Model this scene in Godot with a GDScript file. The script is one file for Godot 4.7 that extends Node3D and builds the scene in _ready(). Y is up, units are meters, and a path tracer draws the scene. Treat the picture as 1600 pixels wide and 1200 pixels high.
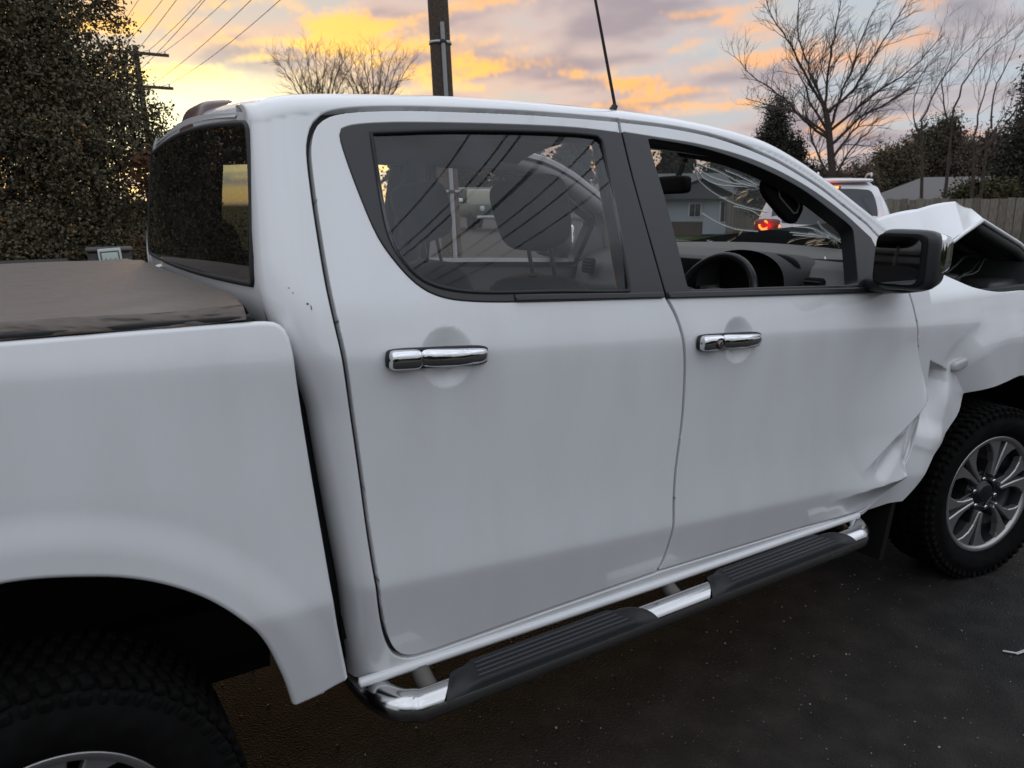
extends Node3D

# ---------------------------------------------------------------- mesh builder
class MB:
	var v := PackedVector3Array()
	var n := PackedVector3Array()
	var t := PackedVector2Array()
	var ix := PackedInt32Array()

	func vert(p: Vector3, nn: Vector3, uv := Vector2.ZERO) -> int:
		v.append(p)
		n.append(nn)
		t.append(uv)
		return v.size() - 1

	func tri(a: int, b: int, c: int) -> void:
		var g := (v[c] - v[a]).cross(v[b] - v[a])
		if g.dot(n[a] + n[b] + n[c]) < 0.0:
			ix.append_array(PackedInt32Array([a, c, b]))
		else:
			ix.append_array(PackedInt32Array([a, b, c]))

	func quad(a: int, b: int, c: int, d: int) -> void:
		tri(a, b, c)
		tri(a, c, d)

	func flat(pts: Array) -> void:   # a flat convex polygon, normal by right hand
		var nn: Vector3 = (pts[1] - pts[0]).cross(pts[2] - pts[0]).normalized()
		var f := v.size()
		for p in pts:
			vert(p, nn, Vector2(p.x, p.y))
		for k in range(1, pts.size() - 1):
			tri(f, f + k, f + k + 1)

	func box(c: Vector3, s: Vector3, b := Basis(), bev := 0.0) -> void:
		var h := s * 0.5
		if bev <= 0.0:
			for ax in 3:
				for sg in [-1.0, 1.0]:
					var nn := Vector3.ZERO
					nn[ax] = sg
					var a1 := (ax + 1) % 3
					var a2 := (ax + 2) % 3
					var q := []
					for k in [[-1, -1], [1, -1], [1, 1], [-1, 1]]:
						var p := Vector3.ZERO
						p[ax] = sg * h[ax]
						p[a1] = k[0] * h[a1]
						p[a2] = k[1] * h[a2]
						q.append(vert(c + b * p, b * nn, Vector2(p[a1], p[a2])))
					quad(q[0], q[1], q[2], q[3])
			return
		# chamfered: each face inset, edges and corners bridged
		var id := {}
		for sx in [-1, 1]:
			for sy in [-1, 1]:
				for sz in [-1, 1]:
					for ax in 3:
						var sgn := Vector3(sx, sy, sz)
						var p := Vector3(sx * h.x, sy * h.y, sz * h.z)
						for k in 3:
							if k != ax:
								p[k] -= sgn[k] * bev
						var nn := Vector3.ZERO
						nn[ax] = sgn[ax]
						nn = (nn + sgn * 0.25).normalized()
						id[Vector4i(sx, sy, sz, ax)] = vert(c + b * p, b * nn, Vector2(p.x + p.z, p.y))
		for ax in 3:
			var a1 := (ax + 1) % 3
			var a2 := (ax + 2) % 3
			for sg in [-1, 1]:
				var q := []
				for k in [[-1, -1], [1, -1], [1, 1], [-1, 1]]:
					var s3 := Vector3i.ZERO
					s3[ax] = sg
					s3[a1] = k[0]
					s3[a2] = k[1]
					q.append(id[Vector4i(s3.x, s3.y, s3.z, ax)])
				quad(q[0], q[1], q[2], q[3])
			for s1 in [-1, 1]:
				for s2 in [-1, 1]:
					var q := []
					for k in [[-1, a1], [1, a1], [1, a2], [-1, a2]]:
						var s3 := Vector3i.ZERO
						s3[ax] = k[0]
						s3[a1] = s1
						s3[a2] = s2
						q.append(id[Vector4i(s3.x, s3.y, s3.z, k[1])])
					quad(q[0], q[1], q[2], q[3])
		for sx in [-1, 1]:
			for sy in [-1, 1]:
				for sz in [-1, 1]:
					tri(id[Vector4i(sx, sy, sz, 0)], id[Vector4i(sx, sy, sz, 1)], id[Vector4i(sx, sy, sz, 2)])

	func tube(path: Array, rad: Array, seg := 8, cap := true, closed := false, squash := 1.0) -> void:
		var m := path.size()
		var up := Vector3.UP
		var rows := []
		var prev := Vector3.ZERO
		for k in m:
			var a: Vector3 = path[(k - 1 + m) % m] if closed else path[maxi(k - 1, 0)]
			var b: Vector3 = path[(k + 1) % m] if closed else path[mini(k + 1, m - 1)]
			var d := (b - a).normalized()
			if k == 0:
				up = Vector3.UP if absf(d.y) < 0.9 else Vector3.RIGHT
			var s := d.cross(up).normalized()
			var w := s.cross(d).normalized()
			up = w
			var r: float = rad[mini(k, rad.size() - 1)]
			var row := []
			for j in seg + 1:
				var an := TAU * j / seg
				var dir := s * cos(an) + w * sin(an) * squash
				row.append(vert(path[k] + dir * r, dir.normalized(), Vector2(float(j) / seg, k)))
			rows.append(row)
		for k in (m if closed else m - 1):
			for j in seg:
				quad(rows[k][j], rows[k][j + 1], rows[(k + 1) % m][j + 1], rows[(k + 1) % m][j])
		if cap and not closed:
			for e in [0, m - 1]:
				var d: Vector3 = (path[e] - path[1 if e == 0 else m - 2]).normalized()
				var c := vert(path[e] + d * rad[mini(e, rad.size() - 1)] * 0.25, d)
				for j in seg:
					tri(c, rows[e][j], rows[e][j + 1])

	# profile of (radius, height along axis); x of xf is the axis
	func lathe(prof: Array, xf: Transform3D, seg := 48) -> void:
		var rows := []
		for k in prof.size():
			var a: Vector2 = prof[maxi(k - 1, 0)]
			var b: Vector2 = prof[mini(k + 1, prof.size() - 1)]
			var d := (b - a).normalized()
			var row := []
			for j in seg + 1:
				var an := TAU * j / seg
				var c := cos(an)
				var s := sin(an)
				var p := Vector3(c * prof[k].x, s * prof[k].x, prof[k].y)
				var nn := Vector3(c * d.y, s * d.y, -d.x)
				row.append(vert(xf * p, (xf.basis * nn).normalized(), Vector2(float(j) / seg, float(k) / prof.size())))
			rows.append(row)
		for k in prof.size() - 1:
			for j in seg:
				quad(rows[k][j], rows[k][j + 1], rows[k + 1][j + 1], rows[k + 1][j])

	func grid(nu: int, nv: int, f: Callable, flip := false) -> void:
		var rows := []
		for a in nu + 1:
			var row := []
			for b in nv + 1:
				var u := float(a) / nu
				var w := float(b) / nv
				var e := 0.002
				var du: Vector3 = f.call(minf(u + e, 1.0), w) - f.call(maxf(u - e, 0.0), w)
				var dv: Vector3 = f.call(u, minf(w + e, 1.0)) - f.call(u, maxf(w - e, 0.0))
				var nn := du.cross(dv).normalized()
				row.append(vert(f.call(u, w), -nn if flip else nn, Vector2(u, w)))
			rows.append(row)
		for a in nu:
			for b in nv:
				quad(rows[a][b], rows[a + 1][b], rows[a + 1][b + 1], rows[a][b + 1])

	# superellipsoid; e 1 = ellipsoid, small = box
	func blob(c: Vector3, h: Vector3, e := 0.5, b := Basis(), nu := 24, nv := 14, shape = null, ev := 0.0) -> void:
		if ev <= 0.0:
			ev = e
		var sp := func(x: float, k: float) -> float: return signf(x) * pow(absf(x), k)
		var f := func(u: float, w: float) -> Vector3:
			var th := TAU * u
			var ph := PI * (w - 0.5) * 0.998
			var p := Vector3(sp.call(cos(ph), ev) * sp.call(cos(th), e) * h.x, sp.call(sin(ph), ev) * h.y, sp.call(cos(ph), ev) * sp.call(sin(th), e) * h.z)
			if shape != null:
				p = shape.call(p)
			return c + b * p
		var rows := []
		for a in nu + 1:
			var row := []
			for k in nv + 1:
				var u := (float(a) + 0.5) / nu
				var w := float(k) / nv
				var du: Vector3 = f.call(u + 0.01, w) - f.call(u - 0.01, w)
				var dv: Vector3 = f.call(u, minf(w + 0.01, 1.0)) - f.call(u, maxf(w - 0.01, 0.0))
				var nn := dv.cross(du)
				nn = nn.normalized() if nn.length() > 1e-12 else b.y * signf(w - 0.5)
				row.append(vert(f.call(u, w), nn, Vector2(u, w)))
			rows.append(row)
		for a in nu:
			for k in nv:
				quad(rows[a][k], rows[a + 1][k], rows[a + 1][k + 1], rows[a][k + 1])

	# flat outline in x,y of xf pushed along its z by d, front edge bevelled by bev
	func extrude(o: PackedVector2Array, d: float, xf := Transform3D(), bev := 0.0) -> void:
		var ar := 0.0
		for k in o.size():
			ar += o[k].cross(o[(k + 1) % o.size()])
		if ar < 0.0:
			o = o.duplicate()
			o.reverse()
		var m := o.size()
		var ins := PackedVector2Array()
		var nr := PackedVector2Array()
		for k in m:
			var e1 := (o[k] - o[(k - 1 + m) % m]).normalized()
			var e2 := (o[(k + 1) % m] - o[k]).normalized()
			var nn := Vector2(e1.y + e2.y, -e1.x - e2.x).normalized()
			nr.append(nn)
			ins.append(o[k] - nn * bev)
		var tr := Geometry2D.triangulate_polygon(ins)
		var f := v.size()
		for k in m:
			vert(xf * Vector3(ins[k].x, ins[k].y, d), xf.basis.z.normalized(), ins[k])
		for k in range(0, tr.size(), 3):
			tri(f + tr[k], f + tr[k + 1], f + tr[k + 2])
		for k in m:
			var q := (k + 1) % m
			var e := (o[q] - o[k]).normalized()
			var sd := (xf.basis * Vector3(e.y, -e.x, 0)).normalized()
			var up := (sd + xf.basis.z.normalized()).normalized()
			if bev > 0.0:
				var a := vert(xf * Vector3(ins[k].x, ins[k].y, d), up)
				var b := vert(xf * Vector3(ins[q].x, ins[q].y, d), up)
				var c := vert(xf * Vector3(o[q].x, o[q].y, d - bev), up)
				var g := vert(xf * Vector3(o[k].x, o[k].y, d - bev), up)
				quad(a, b, c, g)
			var a2 := vert(xf * Vector3(o[k].x, o[k].y, d - bev), sd)
			var b2 := vert(xf * Vector3(o[q].x, o[q].y, d - bev), sd)
			var c2 := vert(xf * Vector3(o[q].x, o[q].y, 0), sd)
			var g2 := vert(xf * Vector3(o[k].x, o[k].y, 0), sd)
			quad(a2, b2, c2, g2)

	func mirror() -> MB:   # to the other side of the vehicle
		for k in v.size():
			v[k].z = -v[k].z
			n[k].z = -n[k].z
		for k in range(0, ix.size(), 3):
			var w := ix[k + 1]
			ix[k + 1] = ix[k + 2]
			ix[k + 2] = w
		return self

	func commit() -> ArrayMesh:
		var a := []
		a.resize(Mesh.ARRAY_MAX)
		a[Mesh.ARRAY_VERTEX] = v
		a[Mesh.ARRAY_NORMAL] = n
		a[Mesh.ARRAY_TEX_UV] = t
		a[Mesh.ARRAY_INDEX] = ix
		var m := ArrayMesh.new()
		m.add_surface_from_arrays(Mesh.PRIMITIVE_TRIANGLES, a)
		return m

# ---------------------------------------------------------------- node helpers
var names := {}

func numbered(s: String) -> String:
	names[s] = names.get(s, -1) + 1
	return s if names[s] == 0 else "%s_%03d" % [s, names[s]]

func thing(called: String, label: String, category: String, at := Vector3.ZERO, turn := 0.0, group := "") -> Node3D:
	var o := Node3D.new()
	o.name = numbered(called)
	add_child(o)
	o.position = at
	o.rotation.y = turn
	return tag(o, label, category, group)

func tag(o: Node3D, label: String, category: String, group := "") -> Node3D:
	o.set_meta("label", label)
	o.set_meta("category", category)
	if group:
		o.set_meta("group", group)
	return o

func obj(called: String, mb: MB, m: Material, parent: Node3D = null) -> MeshInstance3D:
	var o := MeshInstance3D.new()
	o.mesh = mb.commit()
	o.mesh.surface_set_material(0, m)
	if parent == null:
		o.name = numbered(called)
		add_child(o)
	else:
		var key := str(parent.get_instance_id()) + called
		names[key] = names.get(key, -1) + 1
		o.name = called if names[key] == 0 else "%s_%03d" % [called, names[key]]
		parent.add_child(o, true)
	return o

func structure(called: String, mb: MB, m: Material) -> MeshInstance3D:
	var o := obj(called, mb, m)
	o.set_meta("kind", "structure")
	return o

func mat(r: float, g: float, b: float, rough := 0.6, metal := 0.0, spec := 0.5) -> StandardMaterial3D:
	var m := StandardMaterial3D.new()
	m.albedo_color = Color(r, g, b).linear_to_srgb()
	m.roughness = rough
	m.metallic = metal
	m.metallic_specular = spec
	return m

func noise_tex(seed_: int, freq: float, lo: Color, hi: Color, octaves := 4, size := 512, type := FastNoiseLite.TYPE_SIMPLEX_SMOOTH) -> NoiseTexture2D:
	var f := FastNoiseLite.new()
	f.seed = seed_
	f.frequency = freq
	f.fractal_octaves = octaves
	f.noise_type = type
	var t := NoiseTexture2D.new()
	t.width = size
	t.height = size
	t.seamless = true
	t.noise = f
	var g := Gradient.new()
	g.set_color(0, lo)
	g.set_color(1, hi)
	t.color_ramp = g
	return t

func tri_tex(m: StandardMaterial3D, scale: float, albedo: Texture2D = null, rough: Texture2D = null, height: Texture2D = null, hs := 1.0, world := false) -> StandardMaterial3D:
	m.uv1_triplanar = true
	m.uv1_world_triplanar = world
	m.uv1_scale = Vector3(scale, scale, scale)
	if albedo:
		m.albedo_texture = albedo
	if rough:
		m.roughness_texture = rough
	if height:
		m.heightmap_enabled = true
		m.heightmap_texture = height
		m.heightmap_scale = hs
	return m

func spline(p: Array, closed := false, step := 0.02) -> PackedVector2Array:   # Catmull-Rom; a point given twice is a corner
	var out := PackedVector2Array()
	var m := p.size()
	for k in (m if closed else m - 1):
		var b: Vector2 = p[k]
		var c: Vector2 = p[(k + 1) % m]
		if b.distance_to(c) < 1e-5:
			continue
		var a: Vector2 = p[(k - 1 + m) % m] if closed or k > 0 else b
		var d: Vector2 = p[(k + 2) % m] if closed or k < m - 2 else c
		var len := b.distance_to(c)
		var cnt := maxi(1, int(ceil(len / step)))
		var la := maxf(a.distance_to(b), 1e-4)
		var ld := maxf(c.distance_to(d), 1e-4)
		var t1 := (c - a) / (la + len) * len if a.distance_to(b) > 1e-5 else (c - b)
		var t2 := (d - b) / (ld + len) * len if c.distance_to(d) > 1e-5 else (c - b)
		for j in cnt:
			var s := float(j) / cnt
			var s2 := s * s
			var s3 := s2 * s
			out.append(b * (2 * s3 - 3 * s2 + 1) + t1 * (s3 - 2 * s2 + s) + c * (3 * s2 - 2 * s3) + t2 * (s3 - s2))
	if not closed:
		out.append(p[m - 1])
	return out

func area(o: PackedVector2Array) -> float:
	var s := 0.0
	for k in o.size():
		s += o[k].cross(o[(k + 1) % o.size()])
	return s

func resample(o: PackedVector2Array, step: float) -> PackedVector2Array:
	var out := PackedVector2Array()
	for k in o.size():
		var a := o[k]
		var b := o[(k + 1) % o.size()]
		var d := a.distance_to(b)
		if d < 1e-5:
			continue
		var c := maxi(1, int(ceil(d / step)))
		for j in c:
			out.append(a.lerp(b, float(j) / c))
	return out

func inset(o: PackedVector2Array, r: float) -> PackedVector2Array:
	var out := PackedVector2Array()
	var m := o.size()
	for k in m:
		var e1 := (o[k] - o[(k - 1 + m) % m]).normalized()
		var e2 := (o[(k + 1) % m] - o[k]).normalized()
		var s := Vector2(e1.y + e2.y, -e1.x - e2.x)
		var l := s.length()
		if l < 0.2:
			out.append(o[k])
			continue
		out.append(o[k] - s / l * r * minf(2.0 / l, 1.8))
	return out

func grow(o: PackedVector2Array, r: float) -> PackedVector2Array:
	var c := o.duplicate()
	if area(c) < 0.0:
		c.reverse()
	var res := Geometry2D.offset_polygon(c, r, Geometry2D.JOIN_ROUND)
	var best: PackedVector2Array = res[0]
	for q in res:
		if absf(area(q)) > absf(area(best)):
			best = q
	return best

func nrm(f: Callable, u: float, w: float) -> Vector3:
	var e := 0.0015
	return (f.call(u + e, w) - f.call(u - e, w)).cross(f.call(u, w + e) - f.call(u, w - e)).normalized()

func fill(mb: MB, o: PackedVector2Array, holes: Array, f: Callable, cell: float) -> void:
	var marks := {}
	var loops := [o]
	loops.append_array(holes)
	for lp in loops:
		for k in lp.size():
			var a: Vector2 = lp[k]
			var b: Vector2 = lp[(k + 1) % lp.size()]
			var c := int(ceil(a.distance_to(b) / (cell * 0.3))) + 1
			for j in c + 1:
				var q := a.lerp(b, float(j) / c) / cell
				for dx in [-0.02, 0.02]:
					for dy in [-0.02, 0.02]:
						marks[Vector2i(floori(q.x + dx), floori(q.y + dy))] = true
	var lo := o[0]
	var hi := o[0]
	for q in o:
		lo = lo.min(q)
		hi = hi.max(q)
	var cache := {}
	var at := func(i: int, j: int) -> int:
		var key := Vector2i(i, j)
		if not cache.has(key):
			cache[key] = mb.vert(f.call(i * cell, j * cell), nrm(f, i * cell, j * cell), Vector2(i * cell, j * cell))
		return cache[key]
	for i in range(floori(lo.x / cell), floori(hi.x / cell) + 1):
		for j in range(floori(lo.y / cell), floori(hi.y / cell) + 1):
			if not marks.has(Vector2i(i, j)):
				var c := Vector2(i + 0.5, j + 0.5) * cell
				if not Geometry2D.is_point_in_polygon(c, o):
					continue
				var ok := true
				for h in holes:
					if Geometry2D.is_point_in_polygon(c, h):
						ok = false
				if ok:
					mb.quad(at.call(i, j), at.call(i + 1, j), at.call(i + 1, j + 1), at.call(i, j + 1))
				continue
			var rect := PackedVector2Array([Vector2(i, j) * cell, Vector2(i + 1, j) * cell, Vector2(i + 1, j + 1) * cell, Vector2(i, j + 1) * cell])
			var polys: Array = Geometry2D.intersect_polygons(rect, o)
			for h in holes:
				var nx := []
				for q in polys:
					for w in Geometry2D.clip_polygons(q, h):
						if not Geometry2D.is_polygon_clockwise(w) == Geometry2D.is_polygon_clockwise(q):
							continue
						nx.append(w)
				polys = nx
			for q in polys:
				var tr := Geometry2D.triangulate_polygon(q)
				if tr.is_empty():
					for k in range(1, q.size() - 1):
						tr.append_array(PackedInt32Array([0, k, k + 1]))
				var b := mb.v.size()
				for w in q:
					mb.vert(f.call(w.x, w.y), nrm(f, w.x, w.y), w)
				for k in range(0, tr.size(), 3):
					mb.tri(b + tr[k], b + tr[k + 1], b + tr[k + 2])

func panel(mb: MB, o: PackedVector2Array, holes: Array, f: Callable, cell := 0.02, r := 0.004, depth := 0.025) -> void:
	var loops := []
	var inner := []
	for k in holes.size() + 1:
		var lp: PackedVector2Array = resample(o if k == 0 else holes[k - 1], minf(cell, 0.02))
		if (area(lp) < 0.0) == (k == 0):
			lp.reverse()
		loops.append(lp)
		inner.append(inset(lp, r))
	fill(mb, inner[0], inner.slice(1), f, cell)
	for k in loops.size():
		var a: PackedVector2Array = inner[k]
		var b: PackedVector2Array = loops[k]
		var rows := []
		for j in a.size():
			var p: Vector3 = f.call(a[j].x, a[j].y)
			var nn := nrm(f, a[j].x, a[j].y)
			var out: Vector3 = f.call(b[j].x, b[j].y) - p
			out = (out - nn * out.dot(nn)).normalized()
			var row := []
			for an in [0.0, 0.5, 1.0, PI / 2]:
				row.append(mb.vert(p + out * r * sin(an) - nn * r * (1.0 - cos(an)), (nn * cos(an) + out * sin(an)).normalized(), a[j]))
			row.append(mb.vert(p + out * r - nn * r, out, a[j]))
			row.append(mb.vert(p + out * r - nn * (r + depth), out, a[j]))
			rows.append(row)
		for j in rows.size():
			var q := (j + 1) % rows.size()
			for s in [0, 1, 2, 4]:
				mb.quad(rows[j][s], rows[q][s], rows[q][s + 1], rows[j][s + 1])

func loop_tube(mb: MB, o: PackedVector2Array, f: Callable, off: float, rad: float, closed := true, seg := 6) -> void:
	var path := []
	for q in (resample(o, 0.02) if closed else o):
		path.append(f.call(q.x, q.y) + nrm(f, q.x, q.y) * off)
	mb.tube(path, [rad], seg, true, closed)

func interp(p: Array, x: float) -> float:
	if x <= p[0].x:
		return p[0].y + (x - p[0].x) * (p[1].y - p[0].y) / (p[1].x - p[0].x)
	for k in range(1, p.size()):
		if x <= p[k].x:
			return lerpf(p[k - 1].y, p[k].y, (x - p[k - 1].x) / (p[k].x - p[k - 1].x))
	return p[-1].y

# ---------------------------------------------------------------- shape of the pickup's body (x forward, y up, z out to the right)
func hin(a: float, w: float) -> float:
	return 0.5 * (a + sqrt(a * a + w * w))

func zs(x: float, y: float) -> float:
	var yc := 1.316 - 0.058 * x
	var yl := 0.734 - 0.0724 * (x - 0.67)
	var yb := 1.36 - 0.052 * (x - 1.08)
	return 0.886 + 0.20 * (y - yl) - 0.29 * hin(y - yl, 0.012) + 0.09 * hin(y - yl - 0.14, 0.1) + 0.02 * hin(y - yc + 0.2, 0.1) - 0.28 * hin(y - yc, 0.02) - 0.11 * hin(y - yb, 0.03) - 0.006 * (x - 1.4) * (x - 1.4)

var TOP := [Vector2(0.45, 1.80), Vector2(0.573, 1.836), Vector2(0.678, 1.847), Vector2(0.838, 1.856), Vector2(1.0, 1.864), Vector2(1.2, 1.867), Vector2(1.575, 1.864), Vector2(1.766, 1.856), Vector2(1.93, 1.842), Vector2(2.044, 1.828), Vector2(2.146, 1.811), Vector2(2.223, 1.789), Vector2(2.342, 1.742), Vector2(2.464, 1.681), Vector2(2.589, 1.613), Vector2(2.703, 1.55), Vector2(2.85, 1.467), Vector2(2.98, 1.39), Vector2(3.2, 1.26)]

var TOPS := PackedFloat32Array()

func ytop(x: float) -> float:   # smoothed
	if TOPS.is_empty():   # smooth the profile once into a fine table
		for k in 300:
			var c := 0.4 + k * 0.01
			var s := 0.0
			var wsum := 0.0
			for j in range(-8, 9):
				var g := exp(-j * j / 18.0)
				s += interp(TOP, c + j * 0.01) * g
				wsum += g
			TOPS.append(s / wsum)
	var f := clampf((x - 0.4) / 0.01, 1.0, 297.0)
	var i := int(f)
	return cubic_interpolate(TOPS[i], TOPS[i + 1], TOPS[i - 1], TOPS[i + 2], f - i)

func xback(y: float) -> float:
	return lerpf(0.536 + (1.25 - y) * 0.11, 0.468 + (y - 1.4) * 0.11, smoothstep(1.14, 1.50, y))

const RC := 0.085
const RY := 0.05
const RZ := 0.085

func rc(y: float) -> float:
	return lerpf(0.088, RC, smoothstep(1.14, 1.50, y))

func cabmap(u: float, w: float) -> Vector3:
	var yt := ytop(maxf(u, 0.52)) - RY
	var y := w
	var dz := 0.0
	if w > yt:
		var b := minf((w - yt) / RY, PI / 2)
		y = yt + RY * sin(b)
		dz = RZ * (1.0 - cos(b)) + maxf(0.0, w - yt - RY * PI / 2)
	var q := rc(y)
	var xc := xback(y) + q
	var x := u
	if u < xc:
		var a := minf((xc - u) / q, PI / 2)
		x = xc - q * sin(a)
		dz += q * (1.0 - cos(a)) + maxf(0.0, xc - u - q * PI / 2)
	return Vector3(x, y, zs(maxf(x, 0.3), minf(y, yt)) - dz)

func tent(p: Vector2, a: Vector2, b: Vector2, w: float) -> float:
	return smoothstep(0.0, 1.0, maxf(0.0, 1.0 - p.distance_to(Geometry2D.get_closest_point_to_segment(p, a, b)) / (w * 1.25)))

func fold(p: Vector2, a: Vector2, b: Vector2, h: float, wu: float, wd: float) -> float:   # a pressed crease that runs from a and dies out at b
	var ab := b - a
	var s := clampf((p - a).dot(ab) / ab.length_squared(), 0.0, 1.0)
	var q := p - (a + ab * s)
	var above := ab.cross(p - a) * signf(ab.x) > 0.0
	var d := q.length() / (wu if above else wd)
	return h * (1.0 - s * s) * pow(maxf(0.0, 1.0 - d), 1.7)

func dish(x: float, y: float, cx: float, cy: float, r: float) -> float:
	var d := Vector2(x - cx, y - cy).length() / r
	return 0.0 if d >= 1.0 else 0.021 * pow(1.0 - d * d, 1.35)

func reardoormap(u: float, w: float) -> Vector3:
	return Vector3(u, w, zs(u, w) - dish(u, w, 0.858, 1.254, 0.072))

func frontdoormap(u: float, w: float) -> Vector3:
	var p := Vector2(u, w)
	var z := zs(u, w) - dish(u, w, 1.838, 1.2, 0.07)
	if u > 2.2 and w < 1.1:
		z += fold(p, Vector2(2.835, 0.862), Vector2(2.50, 0.65), 0.036, 0.27, 0.065)
		z += fold(p, Vector2(2.760, 0.602), Vector2(2.36, 0.575), 0.032, 0.20, 0.07)
		z -= 0.030 * tent(p, Vector2(2.875, 0.80), Vector2(2.80, 0.65), 0.06)
		z -= 0.010 * tent(p, Vector2(2.70, 0.72), Vector2(2.62, 0.66), 0.05)
		z += 0.014 * smoothstep(2.45, 2.9, u) * smoothstep(1.1, 0.8, w)
	return Vector3(u, w, z)

func bedmap(u: float, w: float) -> Vector3:
	var r := Vector2(u + 0.06, w - 0.44).length()
	var z := zs(u, w) + 0.006 + 0.011 * smoothstep(0.635, 0.555, r) + 0.020 * smoothstep(0.95, 0.60, r)
	return Vector3(u, w, z)

func fendermap(u: float, w: float) -> Vector3:
	var p := Vector2(u, w)
	var z := zs(minf(u, 3.3), minf(w, 1.36)) - 0.01 - 0.06 * maxf(0.0, u - 3.6)
	var r := Vector2(u - 3.5, w - 0.42).length()
	z += 0.026 * smoothstep(0.74, 0.60, r)
	var t := 1.053 - (u - 2.825) * 0.37 - w
	z -= 0.10 * smoothstep(0.0, 0.008, t) * maxf(0.0, 1.0 - t / 0.34) * smoothstep(3.075, 3.01, u + 0.25 * maxf(0.0, t - 0.05))
	z -= 0.045 * pow(maxf(0.0, 1.0 - p.distance_to(Geometry2D.get_closest_point_to_segment(p, Vector2(3.17, 0.93), Vector2(3.30, 0.80))) / 0.16), 1.8)
	z += 0.012 * tent(p, Vector2(2.86, 0.74), Vector2(3.0, 0.70), 0.06)
	z -= 0.05 * smoothstep(1.22, 1.36, w)
	return Vector3(u, w, z)

# outlines found on the body, in metres
var SPLIT := [Vector2(1.527, 1.827), Vector2(1.525, 1.796), Vector2(1.530, 1.682), Vector2(1.541, 1.560), Vector2(1.551, 1.456), Vector2(1.558, 1.387), Vector2(1.563, 1.350), Vector2(1.573, 1.330), Vector2(1.593, 1.288), Vector2(1.607, 1.235), Vector2(1.617, 1.170), Vector2(1.621, 1.1), Vector2(1.620, 1.0), Vector2(1.612, 0.92), Vector2(1.600, 0.829), Vector2(1.595, 0.753), Vector2(1.593, 0.67), Vector2(1.586, 0.598), Vector2(1.574, 0.545), Vector2(1.560, 0.519)]
var GAPTOP := [Vector2(2.612, 1.525), Vector2(2.502, 1.587), Vector2(2.381, 1.653), Vector2(2.203, 1.727), Vector2(2.087, 1.762), Vector2(1.974, 1.788), Vector2(1.864, 1.806), Vector2(1.707, 1.820), Vector2(1.527, 1.827)]
var GAPREAR := [Vector2(1.527, 1.827), Vector2(1.331, 1.829), Vector2(1.166, 1.828), Vector2(0.977, 1.823), Vector2(0.873, 1.819), Vector2(0.775, 1.812), Vector2(0.711, 1.804), Vector2(0.668, 1.793), Vector2(0.636, 1.772), Vector2(0.618, 1.741), Vector2(0.609, 1.707), Vector2(0.603, 1.626), Vector2(0.600, 1.539), Vector2(0.599, 1.440), Vector2(0.602, 1.374), Vector2(0.609, 1.300), Vector2(0.621, 1.165), Vector2(0.635, 1.015), Vector2(0.647, 0.860), Vector2(0.659, 0.733), Vector2(0.675, 0.628), Vector2(0.695, 0.559), Vector2(0.721, 0.520), Vector2(0.755, 0.502), Vector2(0.82, 0.498)]

func door_outlines() -> Array:
	var rear: PackedVector2Array = spline(GAPREAR)
	var sp: PackedVector2Array = spline(SPLIT)
	rear.append_array(PackedVector2Array([Vector2(1.17, 0.510)]))
	var s2 := sp.duplicate()
	s2.reverse()
	rear.append_array(s2)
	var front: PackedVector2Array = sp.duplicate()
	front.append_array(spline([Vector2(1.560, 0.519), Vector2(2.2, 0.503), Vector2(2.585, 0.488), Vector2(2.67, 0.527), Vector2(2.753, 0.59), Vector2(2.835, 0.66), Vector2(2.875, 0.76), Vector2(2.885, 0.85), Vector2(2.862, 0.934), Vector2(2.826, 1.06), Vector2(2.806, 1.157), Vector2(2.796, 1.215), Vector2(2.785, 1.262), Vector2(2.775, 1.30), Vector2(2.775, 1.34), Vector2(2.735, 1.42), Vector2(2.612, 1.525)]))
	front.append_array(spline(GAPTOP))
	return [rear, front]

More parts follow.
